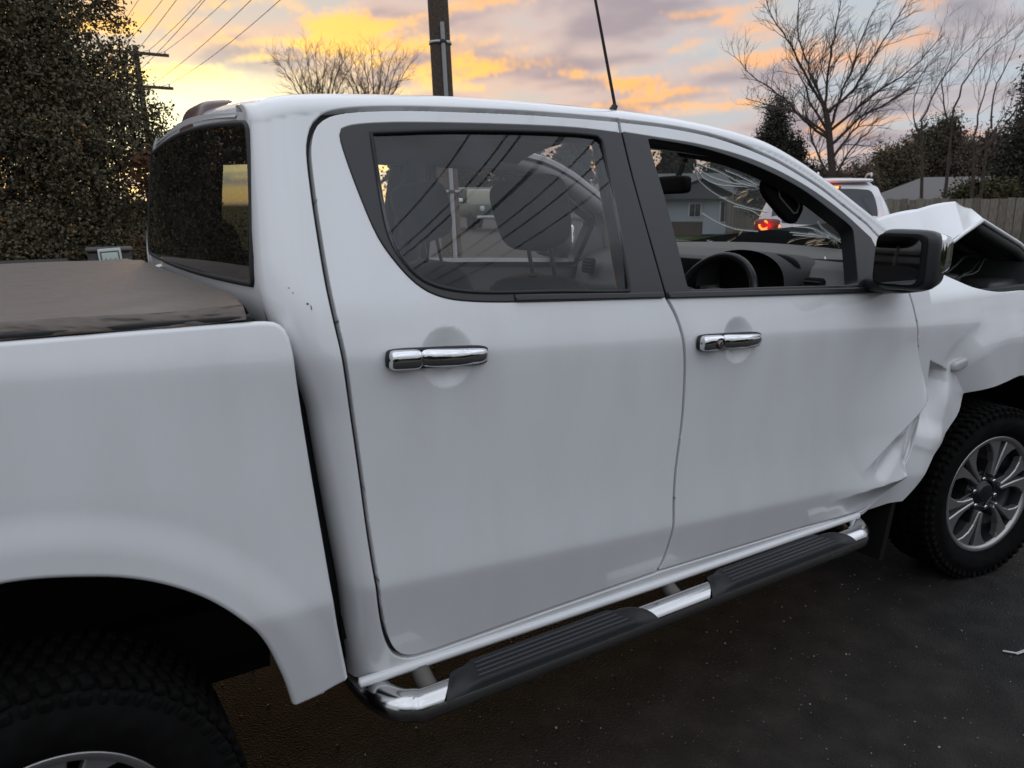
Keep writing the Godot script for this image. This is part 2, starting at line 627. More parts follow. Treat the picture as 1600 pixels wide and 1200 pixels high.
# ---------------------------------------------------------------- sky: evening cloud with the glow of a set sun
func sky_image(w: int, h: int) -> Image:
	var a := FastNoiseLite.new()
	a.seed = 11
	a.frequency = 0.85
	a.fractal_octaves = 5
	a.fractal_gain = 0.5
	var b := FastNoiseLite.new()
	b.seed = 5
	b.frequency = 0.95
	b.fractal_octaves = 5
	b.domain_warp_enabled = true
	b.domain_warp_amplitude = 0.7
	b.domain_warp_frequency = 0.5
	var d := PackedFloat32Array()
	d.resize(w * h * 3)
	d.fill(0.04)
	var cs := PackedFloat32Array()
	cs.resize(w * 3)
	for i in w:
		var az := TAU * (i + 0.5) / w
		cs[i * 3] = sin(az)
		cs[i * 3 + 1] = -cos(az)
		var da := wrapf(az - deg_to_rad(13.0), -PI, PI)
		cs[i * 3 + 2] = rad_to_deg(da)
	for j in h / 2:
		var el := PI * (0.5 - (j + 0.5) / h)
		var e := rad_to_deg(el)
		var sy := sin(el)
		var cy := cos(el)
		var k := cy / (sy + 0.16)
		var far := exp(-e / 7.0)
		for i in w:
			var sx := cs[i * 3]
			var sz := cs[i * 3 + 1]
			var da := cs[i * 3 + 2]
			var n1 := a.get_noise_3d(sx * 4.0, sz * 4.0, k * 1.7 + sx * 1.5)
			var n2 := b.get_noise_3d(sx * 3.6 + 31.0, sz * 3.6, k * 1.9 + sx * 2.0)
			var cover := smoothstep(-0.26, 0.10, n1)
			var thick := smoothstep(0.0, 0.42, n1)
			var high := smoothstep(13.0, 32.0, e)
			var side := exp(-(da / 40.0) * (da / 40.0))
			var near := exp(-(da / 24.0) * (da / 24.0))
			# clear air between clouds: pale near the horizon, blue white overhead
			var r := lerpf(lerpf(0.30, 0.33, far), 0.66, high)
			var g := lerpf(lerpf(0.345, 0.335, far), 0.72, high)
			var bl := lerpf(lerpf(0.39, 0.35, far), 0.82, high)
			# cloud body, mauve grey; thick middles darker
			var cr := lerpf(lerpf(0.30, 0.17, thick), 0.60, high * 0.85)
			var cg := lerpf(lerpf(0.295, 0.178, thick), 0.63, high * 0.85)
			var cb := lerpf(lerpf(0.315, 0.21, thick), 0.69, high * 0.85)
			var warm := side * exp(-e / 22.0)
			cr += 0.20 * warm
			cg += 0.06 * warm
			cb += 0.02 * warm
			r = lerpf(r, cr, cover * 0.92)
			g = lerpf(g, cg, cover * 0.92)
			bl = lerpf(bl, cb, cover * 0.92)
			# edges lit from below
			var lit := smoothstep(0.05, 0.30, n2) * smoothstep(-0.25, 0.02, n1)
			var s1 := lit * (0.9 * exp(-(da / 42.0) * (da / 42.0)) + 0.22 * exp(-(da / 70.0) * (da / 70.0))) * exp(-((e - 7.0) / 9.0) * ((e - 7.0) / 9.0))
			s1 = clampf(s1, 0.0, 1.0)
			r += (0.76 - r) * s1
			g += (0.32 - g) * s1
			bl += (0.085 - bl) * s1
			var gl := near * exp(-((e - 5.0) / 9.0) * ((e - 5.0) / 9.0))
			var s2 := clampf(gl * (0.40 + 1.1 * smoothstep(-0.08, 0.30, n2) - 0.35 * thick), 0.0, 1.0)
			r += (0.92 - r) * s2
			g += (0.50 - g) * s2
			bl += (0.11 - bl) * s2
			var core := exp(-(da / 10.0) * (da / 10.0)) * exp(-((e - 4.5) / 3.4) * ((e - 4.5) / 3.4))
			core *= 0.65 + 0.7 * smoothstep(-0.2, 0.3, n2)
			r += 0.60 * core
			g += 0.85 * core
			bl += 0.50 * core
			var o := (j * w + i) * 3
			d[o] = r
			d[o + 1] = g
			d[o + 2] = bl
	return Image.create_from_data(w, h, false, Image.FORMAT_RGBF, d.to_byte_array())

# ---------------------------------------------------------------- ground height
func ground_y(x: float, z: float) -> float:
	var d := Vector2(x - 1.6, z).length()
	var az := rad_to_deg(atan2(x, 2.447 - z))
	var far := smoothstep(7.0, 40.0, d)
	var y := 0.0
	y += 0.54 * far * smoothstep(41.0, 34.0, absf(az - 12.0) + 10.0)
	y -= 0.45 * smoothstep(20.0, 50.0, d) * smoothstep(37.0, 43.0, az) * smoothstep(60.0, 52.0, az)
	y += 0.26 * smoothstep(4.6, 8.5, x) * smoothstep(46.0, 52.0, az) * smoothstep(90.0, 70.0, az)
	return y

var M := {}

func materials() -> void:
	var dirt := noise_tex(3, 0.006, Color(0.975, 0.972, 0.968), Color(1, 1, 1), 6)
	M.paint = tri_tex(mat(0.77, 0.775, 0.78, 0.34), 0.7, dirt)
	M.paint.uv1_scale = Vector3(1.6, 0.45, 1.6)
	M.paint.clearcoat_enabled = true
	M.paint.clearcoat = 1.0
	M.paint.clearcoat_roughness = 0.04
	M.trim = mat(0.022, 0.022, 0.024, 0.34)
	M.rubber = mat(0.012, 0.012, 0.013, 0.6)
	M.gap = mat(0.022, 0.023, 0.025, 0.7)
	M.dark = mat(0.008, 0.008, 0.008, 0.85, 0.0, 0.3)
	M.chrome = mat(0.75, 0.75, 0.76, 0.06, 1.0)
	M.steel = mat(0.62, 0.62, 0.62, 0.16, 1.0)
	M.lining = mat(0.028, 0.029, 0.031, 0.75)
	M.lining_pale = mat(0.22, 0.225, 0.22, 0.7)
	M.headliner = mat(0.15, 0.147, 0.142, 0.9)
	M.cloth = tri_tex(mat(0.034, 0.037, 0.046, 0.92), 6.0, noise_tex(8, 0.05, Color(0.75, 0.75, 0.75), Color(1, 1, 1), 3, 256))
	M.dash = mat(0.045, 0.045, 0.043, 0.7)
	M.dash_pale = mat(0.15, 0.148, 0.138, 0.75)
	M.glass = mat(0.01, 0.012, 0.012, 0.02)
	M.glass.albedo_color.a = 0.04
	M.glass.transparency = BaseMaterial3D.TRANSPARENCY_ALPHA
	M.tint = mat(0.006, 0.006, 0.006, 0.02)
	M.tint.albedo_color.a = 0.80
	M.tint.transparency = BaseMaterial3D.TRANSPARENCY_ALPHA
	M.shield = mat(0.03, 0.05, 0.045, 0.02)
	M.shield.albedo_color.a = 0.30
	M.shield.transparency = BaseMaterial3D.TRANSPARENCY_ALPHA
	M.crack = mat(0.75, 0.80, 0.78, 0.4)
	M.shard = mat(0.80, 0.66, 0.45, 0.3)  # glass splinters with their yellowish reflected light put into the colour
	M.mirror = mat(0.55, 0.56, 0.56, 0.03, 1.0)
	M.vinyl = tri_tex(mat(0.112, 0.086, 0.069, 0.55), 2.0, null, noise_tex(21, 0.012, Color(0.75, 0.75, 0.75), Color(1, 1, 1), 4), noise_tex(22, 0.01, Color(0, 0, 0), Color(1, 1, 1), 4), 0.08)
	M.tyre = tri_tex(mat(0.0085, 0.0085, 0.0085, 0.9, 0.0, 0.22), 3.0, noise_tex(31, 0.02, Color(0.7, 0.68, 0.66), Color(1, 1, 1), 4, 256))
	M.alloy = mat(0.40, 0.385, 0.38, 0.32, 0.8)
	M.alloy_black = mat(0.012, 0.012, 0.013, 0.35)
	M.pad = tri_tex(mat(0.0075, 0.008, 0.010, 0.55), 8.0, null, null, noise_tex(33, 0.08, Color(0, 0, 0), Color(1, 1, 1), 2, 256), 0.04)
	M.clear_lamp = mat(0.45, 0.45, 0.44, 0.12)
	M.under = mat(0.055, 0.058, 0.054, 0.7)
	M.rib = mat(0.028, 0.030, 0.036, 0.4)
	var as1 := noise_tex(41, 0.011, Color(0.45, 0.43, 0.41), Color(1.0, 0.98, 0.95), 9, 1024)
	var as2 := noise_tex(42, 0.22, Color(0.0, 0.0, 0.0), Color(1, 1, 1), 2, 1024)
	M.asphalt = tri_tex(mat(0.024, 0.0228, 0.0215, 0.82, 0.0, 0.4), 0.45, as1, null, as2, 0.55, true)
	M.grit = mat(0.30, 0.29, 0.27, 0.5)
	M.grass_ground = tri_tex(mat(0.06, 0.075, 0.03, 0.95, 0.0, 0.2), 0.3, noise_tex(45, 0.02, Color(0.55, 0.6, 0.5), Color(1, 1, 1), 5, 512), null, null, 1.0, true)
	M.concrete = tri_tex(mat(0.26, 0.255, 0.24, 0.9, 0.0, 0.3), 0.6, noise_tex(46, 0.02, Color(0.7, 0.7, 0.7), Color(1, 1, 1), 5, 512), null, null, 1.0, true)
	M.bark = tri_tex(mat(0.11, 0.09, 0.078, 0.9, 0.0, 0.2), 2.0, noise_tex(47, 0.03, Color(0.55, 0.55, 0.55), Color(1, 1, 1), 4, 256))
	M.twig = mat(0.11, 0.09, 0.08, 0.9, 0.0, 0.2)
	M.timber = tri_tex(mat(0.20, 0.165, 0.125, 0.9, 0.0, 0.2), 1.2, noise_tex(48, 0.03, Color(0.55, 0.54, 0.52), Color(1, 1, 1), 5, 512))
	M.pole_wood = tri_tex(mat(0.17, 0.135, 0.11, 0.9, 0.0, 0.2), 1.5, noise_tex(49, 0.03, Color(0.55, 0.54, 0.52), Color(1, 1, 1), 5, 512))
	M.weatherboard = mat(0.42, 0.47, 0.50, 0.7)
	M.roof_iron = mat(0.075, 0.085, 0.085, 0.6)
	M.white = mat(0.72, 0.72, 0.72, 0.5)
	M.pane = mat(0.03, 0.035, 0.04, 0.05)
	M.wire = mat(0.02, 0.02, 0.02, 0.6)
	M.pvc = mat(0.34, 0.34, 0.34, 0.5)

# ---------------------------------------------------------------- the pickup
func build_truck() -> void:
	var truck := thing("pickup_truck", "crashed white double-cab pickup with buckled bonnet, cracked windscreen and black tray cover", "pickup truck")
	var outl := door_outlines()
	var rear: PackedVector2Array = inset(outl[0], 0.0) if area(outl[0]) > 0 else outl[0]
	var rd: PackedVector2Array = grow(outl[0], -0.005)
	var fd: PackedVector2Array = grow(outl[1], -0.005)
	var both: PackedVector2Array = grow(outl[0], 0.012)
	for q in Geometry2D.merge_polygons(grow(outl[0], 0.0055), grow(outl[1], 0.0035)):
		if absf(area(q)) > 1.5:
			both = q
	var flat_off := func(f: Callable, off: float) -> Callable:
		return func(u: float, w: float) -> Vector3:
			return f.call(u, w) + nrm(f, u, w) * off
	var side := func(u: float, w: float) -> Vector3: return Vector3(u, w, zs(u, w))
	# window openings
	var rwin := spline([Vector2(0.687, 1.750), Vector2(0.694, 1.764), Vector2(0.736, 1.776), Vector2(0.866, 1.787), Vector2(1.159, 1.797), Vector2(1.367, 1.799), Vector2(1.512, 1.793), Vector2(1.512, 1.793), Vector2(1.512, 1.70), Vector2(1.523, 1.56), Vector2(1.540, 1.40), Vector2(1.545, 1.343), Vector2(1.545, 1.343), Vector2(1.053, 1.366), Vector2(0.912, 1.379), Vector2(0.848, 1.396), Vector2(0.804, 1.424), Vector2(0.764, 1.472), Vector2(0.732, 1.53), Vector2(0.706, 1.626), Vector2(0.688, 1.72)], true)
	var rglass := spline([Vector2(0.762, 1.757), Vector2(0.762, 1.757), Vector2(0.966, 1.772), Vector2(1.255, 1.782), Vector2(1.430, 1.779), Vector2(1.445, 1.768), Vector2(1.443, 1.70), Vector2(1.440, 1.579), Vector2(1.434, 1.378), Vector2(1.430, 1.369), Vector2(1.2, 1.382), Vector2(0.985, 1.393), Vector2(0.884, 1.407), Vector2(0.824, 1.43), Vector2(0.785, 1.471), Vector2(0.761, 1.528), Vector2(0.757, 1.60)], true)
	var fwin := spline([Vector2(1.537, 1.795), Vector2(1.537, 1.795), Vector2(1.646, 1.787), Vector2(1.854, 1.770), Vector2(2.077, 1.731), Vector2(2.282, 1.665), Vector2(2.462, 1.579), Vector2(2.615, 1.478), Vector2(2.615, 1.478), Vector2(2.68, 1.34), Vector2(2.69, 1.288), Vector2(2.69, 1.288), Vector2(2.1, 1.317), Vector2(1.574, 1.343), Vector2(1.574, 1.343), Vector2(1.562, 1.42), Vector2(1.549, 1.56), Vector2(1.538, 1.70)], true)
	var fglass := spline([Vector2(1.624, 1.776), Vector2(1.640, 1.778), Vector2(1.850, 1.758), Vector2(2.070, 1.712), Vector2(2.273, 1.644), Vector2(2.450, 1.551), Vector2(2.511, 1.512), Vector2(2.515, 1.49), Vector2(2.476, 1.335), Vector2(2.470, 1.327), Vector2(2.002, 1.346), Vector2(1.662, 1.360), Vector2(1.655, 1.37), Vector2(1.650, 1.470), Vector2(1.640, 1.613)], true)
	# left and right cab sides
	var cab_o := PackedVector2Array()
	cab_o.append_array(PackedVector2Array([Vector2(xback(0.452) + rc(0.452) * (1.0 - PI / 2), 0.452), Vector2(0.70, 0.452), Vector2(1.5, 0.462), Vector2(2.60, 0.465), Vector2(2.72, 0.52), Vector2(2.92, 0.85), Vector2(2.92, 1.28), Vector2(2.93, 1.345)]))
	var xx := 2.90
	while xx > 0.44:
		cab_o.append(Vector2(xx, ytop(maxf(xx, 0.52)) - RY + RY * PI / 2 + 0.01))
		xx -= 0.01
	for yy in [1.7, 1.5, 1.4, 1.2, 0.9, 0.6]:
		cab_o.append(Vector2(xback(yy) + rc(yy) * (1.0 - PI / 2) - 0.015, yy))
	var shell := MB.new()
	panel(shell, cab_o, [both], cabmap, 0.008, 0.004, 0.02)
	var left_shell := MB.new()
	left_shell.v = shell.v.duplicate()
	left_shell.n = shell.n.duplicate()
	left_shell.t = shell.t.duplicate()
	left_shell.ix = shell.ix.duplicate()
	var cab := obj("cab_body", shell, M.paint, truck)
	obj("cab_body", left_shell.mirror(), M.paint, truck)
	# rounded sill bead under the doors
	var bead := MB.new()
	var path := []
	for k in 40:
		var x := lerpf(0.62, 2.56, k / 39.0)
		path.append(Vector3(x, 0.474, zs(x, 0.474) + 0.002))
	bead.tube(path, [0.013], 8)
	obj("sill_bead", bead, M.paint, cab)
	# dark inner aperture behind the door gaps
	for sg in [1, -1]:
		var ap := MB.new()
		var inner := func(u: float, w: float) -> Vector3: return Vector3(u, w, zs(u, w) - 0.0225)
		var wall := func(u: float, w: float) -> Vector3: return Vector3(u, w, zs(u, w) - 0.045)
		fill(ap, grow(both, 0.02), [grow(rwin, 0.006), grow(fwin, 0.006)], inner, 0.04)
		var li := MB.new()
		fill(li, grow(both, 0.03), [grow(rglass, 0.03), grow(fglass, 0.04)], wall, 0.04)
		if sg < 0:
			ap.mirror()
			li.mirror()
		obj("door_seal", ap, M.gap, cab)
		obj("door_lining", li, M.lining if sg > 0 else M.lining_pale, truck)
	# doors
	for sg in [1, -1]:
		var mk := func(b: MB) -> MB: return b if sg > 0 else b.mirror()
		var d := MB.new()
		panel(d, rd, [rwin], reardoormap, 0.006 if sg > 0 else 0.03, 0.0025, 0.02)
		var door := obj("rear_door", mk.call(d), M.paint, truck)
		var e := MB.new()
		panel(e, fd, [fwin], frontdoormap, 0.006 if sg > 0 else 0.03, 0.0025, 0.02)
		var fdoor := obj("front_door", mk.call(e), M.paint, truck)
		if sg > 0:
			fdoor.set_meta("label", "front door crumpled at its lower front corner")
		# black surrounds; the pillar part runs up to the door edge
		var rt := spline([Vector2(0.687, 1.750), Vector2(0.694, 1.764), Vector2(0.736, 1.776), Vector2(0.866, 1.787), Vector2(1.159, 1.797), Vector2(1.367, 1.799), Vector2(1.5235, 1.793), Vector2(1.5235, 1.793), Vector2(1.5285, 1.68), Vector2(1.5395, 1.56), Vector2(1.5495, 1.456), Vector2(1.5565, 1.387), Vector2(1.5605, 1.3435), Vector2(1.5605, 1.3435), Vector2(1.053, 1.366), Vector2(0.912, 1.379), Vector2(0.848, 1.396), Vector2(0.804, 1.424), Vector2(0.764, 1.472), Vector2(0.732, 1.53), Vector2(0.706, 1.626), Vector2(0.688, 1.72)], true)
		var tr := MB.new()
		panel(tr, rt, [rglass], flat_off.call(side, 0.0025), 0.02, 0.003, 0.02)
		obj("window_surround", mk.call(tr), M.trim, door)
		var lip := MB.new()
		loop_tube(lip, rglass, side, 0.002, 0.0055)
		obj("window_seal", mk.call(lip), M.rubber, door)
		var ft := spline([Vector2(1.529, 1.7955), Vector2(1.529, 1.7955), Vector2(1.646, 1.787), Vector2(1.854, 1.770), Vector2(2.077, 1.731), Vector2(2.282, 1.665), Vector2(2.462, 1.579), Vector2(2.615, 1.478), Vector2(2.615, 1.478), Vector2(2.68, 1.34), Vector2(2.69, 1.288), Vector2(2.69, 1.288), Vector2(2.1, 1.317), Vector2(1.567, 1.3435), Vector2(1.567, 1.3435), Vector2(1.561, 1.387), Vector2(1.554, 1.456), Vector2(1.543, 1.56), Vector2(1.533, 1.68)], true)
		var tf := MB.new()
		panel(tf, ft, [fglass], flat_off.call(side, 0.0025), 0.02, 0.003, 0.05)
		obj("window_surround", mk.call(tf), M.trim, fdoor)
		# belt mouldings
		for q in [[1.06, 1.553, 1.366, 1.3835, 1.341, 1.3575, door], [1.570, 2.66, 1.3385, 1.357, 1.2865, 1.306, fdoor]]:
			var bm := MB.new()
			panel(bm, PackedVector2Array([Vector2(q[0], q[2]), Vector2(q[1], q[4]), Vector2(q[1], q[5]), Vector2(q[0], q[3])]), [], flat_off.call(side, 0.009), 0.02, 0.004, 0.02)
			obj("belt_moulding", mk.call(bm), M.trim, q[6])
		# panes; bowed slightly, as side glass is
		var bow := func(u: float, w: float) -> Vector3:
			var s := clampf((w - 1.57) / 0.21, -1.2, 1.2)
			return Vector3(u, w, zs(u, w) - 0.004 + 0.012 * (1.0 - s * s))
		var gp := MB.new()
		fill(gp, grow(rglass, 0.004), [], bow, 0.02)
		obj("window_pane", mk.call(gp), M.glass, door)
		if sg < 0:
			var gq := MB.new()
			fill(gq, grow(fglass, 0.004), [], bow, 0.03)
			obj("window_pane", mk.call(gq), M.glass, fdoor)
		# handles
		for q in [[0.703, 0.957, 1.2685, 1.2525, 0.779, door, reardoormap, false], [1.658, 1.919, 1.212, 1.198, 1.745, fdoor, frontdoormap, true]]:
			var h := Node3D.new()
			var mid: float = (q[0] + q[1]) * 0.5
			var l: float = q[1] - q[0]
			var sl := atan2(q[3] - q[2], l)
			var ymid: float = (q[2] + q[3]) * 0.5
			var o := Vector3(mid, ymid, zs(mid, ymid) + 0.022)
			var bs := Basis(Vector3(0, 0, 1), sl)
			var hb := MB.new()
			var split: float = q[4] - mid
			var shp := func(p: Vector3) -> Vector3: return p
			var bx := bs * Basis(Vector3(0, 0, 1), -PI / 2)   # blob poles lie along the handle
			hb.blob(o + bs * Vector3((split + l * 0.5) * 0.5 + 0.001, 0, 0.002), Vector3(0.0205, (l * 0.5 - split) * 0.5 - 0.001, 0.017), 0.82, bx, 36, 30, func(p: Vector3) -> Vector3: return Vector3(p.x * (1.0 - 1.3 * maxf(p.y, -0.02)), p.y, p.z - 2.6 * p.y * p.y), 0.22)
			var hm := obj("door_handle", mk.call(hb), M.chrome, q[5])
			var cap := MB.new()
			cap.blob(o + bs * Vector3((split - l * 0.5) * 0.5, -0.0005, 0.0), Vector3(0.0225, (l * 0.5 + split) * 0.5 - 0.0008, 0.018), 0.80, bx, 32, 28, null, 0.34)
			if sg > 0 or not q[7]:
				obj("handle_cap", mk.call(cap), M.chrome, q[5])
			var rim := MB.new()
			rim.blob(o + bs * Vector3(0, 0, -0.014), Vector3(l * 0.5 + 0.003, 0.0235, 0.008), 0.3, bs, 32, 10)
			obj("handle_gasket", mk.call(rim), M.rubber, q[5])
			if q[7] and sg > 0:
				var kc := MB.new()
				var kx := Transform3D(bs, o + bs * Vector3(split - 0.028, -0.002, 0.0185))
				kc.lathe([Vector2(0.0165, -0.004), Vector2(0.0175, 0.001), Vector2(0.016, 0.002), Vector2(0.0145, -0.001), Vector2(0.0125, -0.0015), Vector2(0.0001, -0.0015)], kx, 24)
				obj("lock_recess", kc, M.alloy_black, q[5])
				var kb := MB.new()
				kb.lathe([Vector2(0.009, -0.004), Vector2(0.009, 0.0035), Vector2(0.008, 0.0045), Vector2(0.0001, 0.0045)], Transform3D(bs, o + bs * Vector3(split - 0.032, -0.002, 0.0185)), 20)
				obj("key_lock", kb, mat(0.55, 0.42, 0.36, 0.3, 0.9), q[5])
				var ks := MB.new()
				ks.box(o + bs * Vector3(split - 0.032, -0.002, 0.0235), Vector3(0.0022, 0.010, 0.001), bs)
				obj("key_slot", ks, M.dark, q[5])
			h.free()
	# roof
	var roof_y := func(x: float, z: float) -> float:
		var base := ytop(maxf(x, 0.62)) - 0.006
		var c := lerpf(0.032, 0.08, smoothstep(1.7, 2.1, x))
		var y := base + c * (1.0 - (z / 0.62) * (z / 0.62))
		if x < 0.62:
			var s := minf((0.62 - x) / 0.115, 1.0)
			y -= 0.062 * (1.0 - sqrt(1.0 - s * s * 0.96))
		return y
	var rf := MB.new()
	rf.grid(56, 36, func(u: float, w: float) -> Vector3:
		var x := lerpf(0.505, 1.97, u)
		var ze: float = zs(x, ytop(maxf(x, 0.55)) - RY) - RZ - 0.012 - 0.085 * maxf(0.0, 1.0 - (x - 0.49) / 0.085)
		var z := lerpf(-ze, ze, w)
		return Vector3(x + 0.1 * smoothstep(0.8, 1.0, u) * (1.0 - (z / 0.62) * (z / 0.62)), roof_y.call(x + 0.1 * smoothstep(0.8, 1.0, u) * (1.0 - (z / 0.62) * (z / 0.62)), z), z), true)
	var roof := obj("roof", rf, M.paint, truck)
	var hl := MB.new()
	hl.grid(20, 12, func(u: float, w: float) -> Vector3:
		var x := lerpf(0.55, 2.0, u)
		var z := lerpf(-0.66, 0.66, w)
		return Vector3(x, roof_y.call(x, z * 0.9) - 0.055 - 0.05 * pow(absf(z) / 0.66, 6.0), z))
	obj("headliner", hl, M.headliner, truck)
	for sg in [1, -1]:
		var ap := MB.new()
		var ip := []
		for k in 16:
			var x := lerpf(1.85, 2.92, k / 15.0)
			ip.append(Vector3(x, ytop(x) - 0.065, sg * (zs(x, ytop(x) - 0.06) - 0.075)))
		ap.tube(ip, [0.045 if sg > 0 else 0.03], 10)
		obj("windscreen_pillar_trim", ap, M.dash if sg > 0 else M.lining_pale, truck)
		var st := MB.new()   # ditch strip along the roof edge
		var sp := []
		for k in 40:
			var x := lerpf(0.53, 1.95, k / 39.0)
			sp.append(Vector3(x, ytop(maxf(x, 0.56)) - 0.006 - (0.02 if x < 0.55 else 0.0), sg * (zs(x, ytop(x) - RY) - RZ - 0.006 - 0.06 * maxf(0.0, 1.0 - (x - 0.49) / 0.085))))
		st.tube(sp, [0.006], 6)
		obj("roof_ditch_strip", st, M.rubber, roof)
	var lamp := MB.new()
	lamp.blob(Vector3(0.560, 1.838, 0.0), Vector3(0.050, 0.042, 0.145), 0.45, Basis(Vector3(0, 0, 1), 0.12), 28, 14, func(p: Vector3) -> Vector3: return Vector3(p.x + p.y * 0.5, p.y, p.z * (1.0 - 0.8 * p.y)))
	obj("high_brake_lamp", lamp, mat(0.10, 0.055, 0.05, 0.25), roof)
	var ant := MB.new()
	ant.tube([Vector3(1.555, 1.855, 0.60), Vector3(1.570, 1.875, 0.598)], [0.012, 0.009], 10)
	ant.tube([Vector3(1.570, 1.873, 0.598), Vector3(1.475, 2.2, 0.598), Vector3(1.37, 2.6, 0.598)], [0.0048, 0.004, 0.003], 8)
	obj("antenna", ant, M.rubber, roof)
	# back of the cab
	var bk := MB.new()
	var backmap := func(u: float, w: float) -> Vector3: return Vector3(xback(w) - 0.012 * (1.0 - u * u / 0.49) + 0.004, w, u)
	var back_o := spline([Vector2(-0.735, 1.30), Vector2(-0.735, 1.30), Vector2(0.735, 1.30), Vector2(0.735, 1.30), Vector2(0.72, 1.5), Vector2(0.64, 1.775), Vector2(0.60, 1.80), Vector2(0.60, 1.80), Vector2(0, 1.835), Vector2(-0.60, 1.80), Vector2(-0.60, 1.80), Vector2(-0.64, 1.775), Vector2(-0.72, 1.5)], true)
	var glass_o := spline([Vector2(-0.69, 1.44), Vector2(-0.685, 1.43), Vector2(0, 1.42), Vector2(0.685, 1.43), Vector2(0.692, 1.44), Vector2(0.685, 1.55), Vector2(0.635, 1.755), Vector2(0.60, 1.775), Vector2(0, 1.80), Vector2(-0.60, 1.775), Vector2(-0.635, 1.755), Vector2(-0.685, 1.55)], true)
	fill(bk, back_o, [glass_o], backmap, 0.03)
	var low := MB.new()
	low.box(Vector3(0.545, 0.87, 0), Vector3(0.02, 0.88, 1.52))
	var backp := obj("cab_back", bk, M.paint, truck)
	obj("cab_back_lower", low, M.paint, truck)
	var rg := MB.new()
	fill(rg, glass_o, [], func(u: float, w: float) -> Vector3: return backmap.call(u, w) + Vector3(-0.004, 0, 0), 0.04)
	obj("rear_window", rg, M.tint, truck)
	var rs := MB.new()
	loop_tube(rs, glass_o, func(u: float, w: float) -> Vector3: return backmap.call(u, w), 0.0, 0.008)
	obj("rear_window_seal", rs, M.rubber, backp)
	# windscreen
	var ws := func(x: float, z: float) -> Vector3: return Vector3(x, ytop(x) - 0.012 + 0.08 * (1.0 - (z / 0.62) * (z / 0.62)), z)
	var sc := MB.new()
	sc.grid(30, 24, func(u: float, w: float) -> Vector3:
		var z0 := lerpf(-1.0, 1.0, w)
		var x := lerpf(1.98 + 0.1 * (1.0 - z0 * z0), 3.06, u)
		var ze := zs(x, ytop(x) - RY) - RZ - 0.01
		return ws.call(x, z0 * ze))
	var screen := obj("windscreen", sc, M.shield, truck)
	screen.set_meta("label", "cracked windscreen")
	var cracks := [
		[Vector2(2.603, 0.295), Vector2(2.581, 0.199), Vector2(2.513, 0.157), Vector2(2.442, 0.083)],
		[Vector2(2.603, 0.295), Vector2(2.589, 0.209), Vector2(2.578, 0.134), Vector2(2.537, 0.065), Vector2(2.483, 0.051)],
		[Vector2(2.592, 0.256), Vector2(2.604, 0.146), Vector2(2.593, 0.051), Vector2(2.547, 0.021), Vector2(2.479, 0.040)],
		[Vector2(2.451, 0.053), Vector2(2.477, 0.035), Vector2(2.558, -0.019), Vector2(2.653, -0.021), Vector2(2.741, 0.029), Vector2(2.794, 0.161)],
		[Vector2(2.757, 0.005), Vector2(2.788, 0.079), Vector2(2.836, 0.093)],
		[Vector2(2.796, -0.220), Vector2(2.872, -0.196), Vector2(2.934, -0.133), Vector2(2.955, -0.019)],
		[Vector2(2.938, 0.411), Vector2(2.911, 0.368), Vector2(2.878, 0.328), Vector2(2.889, 0.223)],
		[Vector2(2.928, 0.387), Vector2(2.934, 0.289), Vector2(2.942, 0.167)],
		[Vector2(2.928, 0.387), Vector2(2.947, 0.296), Vector2(2.961, 0.170)],
		[Vector2(2.922, 0.416), Vector2(2.861, 0.387), Vector2(2.810, 0.400)],
		[Vector2(2.999, -0.371), Vector2(3.043, -0.314)],
		[Vector2(2.603, 0.295), Vector2(2.52, 0.23), Vector2(2.49, 0.19)]]
	for c in cracks:
		var b := MB.new()
		var pa := []
		for q in spline(c, false, 0.03):
			pa.append(ws.call(q.x, q.y) + Vector3(-0.002, -0.003, 0))
		b.tube(pa, [0.0023], 5)
		obj("crack", b, M.crack, screen)
	var rng := RandomNumberGenerator.new()
	rng.seed = 4
	for hub in [Vector2(2.603, 0.295), Vector2(2.93, 0.395)]:   # crushed stars where the cracks meet
		for k in 26:
			var an2 := rng.randf_range(0, TAU)
			var l := rng.randf_range(0.02, 0.10)
			var b := MB.new()
			var pa := []
			for j in 4:
				var q: Vector2 = hub + Vector2(cos(an2) * 0.8, sin(an2) - 0.4) * l * (j / 3.0) + Vector2(rng.randf_range(-1, 1), rng.randf_range(-1, 1)) * 0.004
				pa.append(ws.call(q.x, q.y) + Vector3(-0.002, -0.003, 0))
			b.tube(pa, [0.0018, 0.0014, 0.0008], 4)
			obj("crack", b, M.crack, screen)
	for c in [[Vector2(3.046, -0.300), Vector2(2.999, -0.187)], [Vector2(2.985, -0.16), Vector2(2.94, -0.09)], [Vector2(3.044, 0.075), Vector2(2.996, 0.162), Vector2(2.953, 0.276)], [Vector2(3.05, 0.17), Vector2(2.983, 0.304)], [Vector2(3.027, 0.184), Vector2(2.946, 0.344)], [Vector2(3.0, 0.26), Vector2(2.96, 0.33)], [Vector2(3.03, 0.23), Vector2(2.985, 0.335)], [Vector2(3.01, 0.22), Vector2(2.965, 0.30)], [Vector2(2.99, 0.36), Vector2(2.95, 0.385)], [Vector2(2.712, 0.055), Vector2(2.660, 0.15)], [Vector2(2.69, 0.11), Vector2(2.645, 0.18)], [Vector2(2.73, 0.10), Vector2(2.69, 0.17)], [Vector2(2.66, 0.12), Vector2(2.63, 0.19)], [Vector2(2.70, 0.04), Vector2(2.66, 0.09)]]:
		var b := MB.new()
		var pa := []
		for q in spline(c, false, 0.02):
			pa.append(ws.call(q.x, q.y) + Vector3(-0.003, -0.004, 0))
		b.tube(pa, [0.0008, 0.003, 0.004, 0.003, 0.001], 5)
		obj("splinter_glint", b, M.shard, screen)  # splinters of glass, coloured as if catching the evening glow
	build_interior(truck)
	build_front(truck)
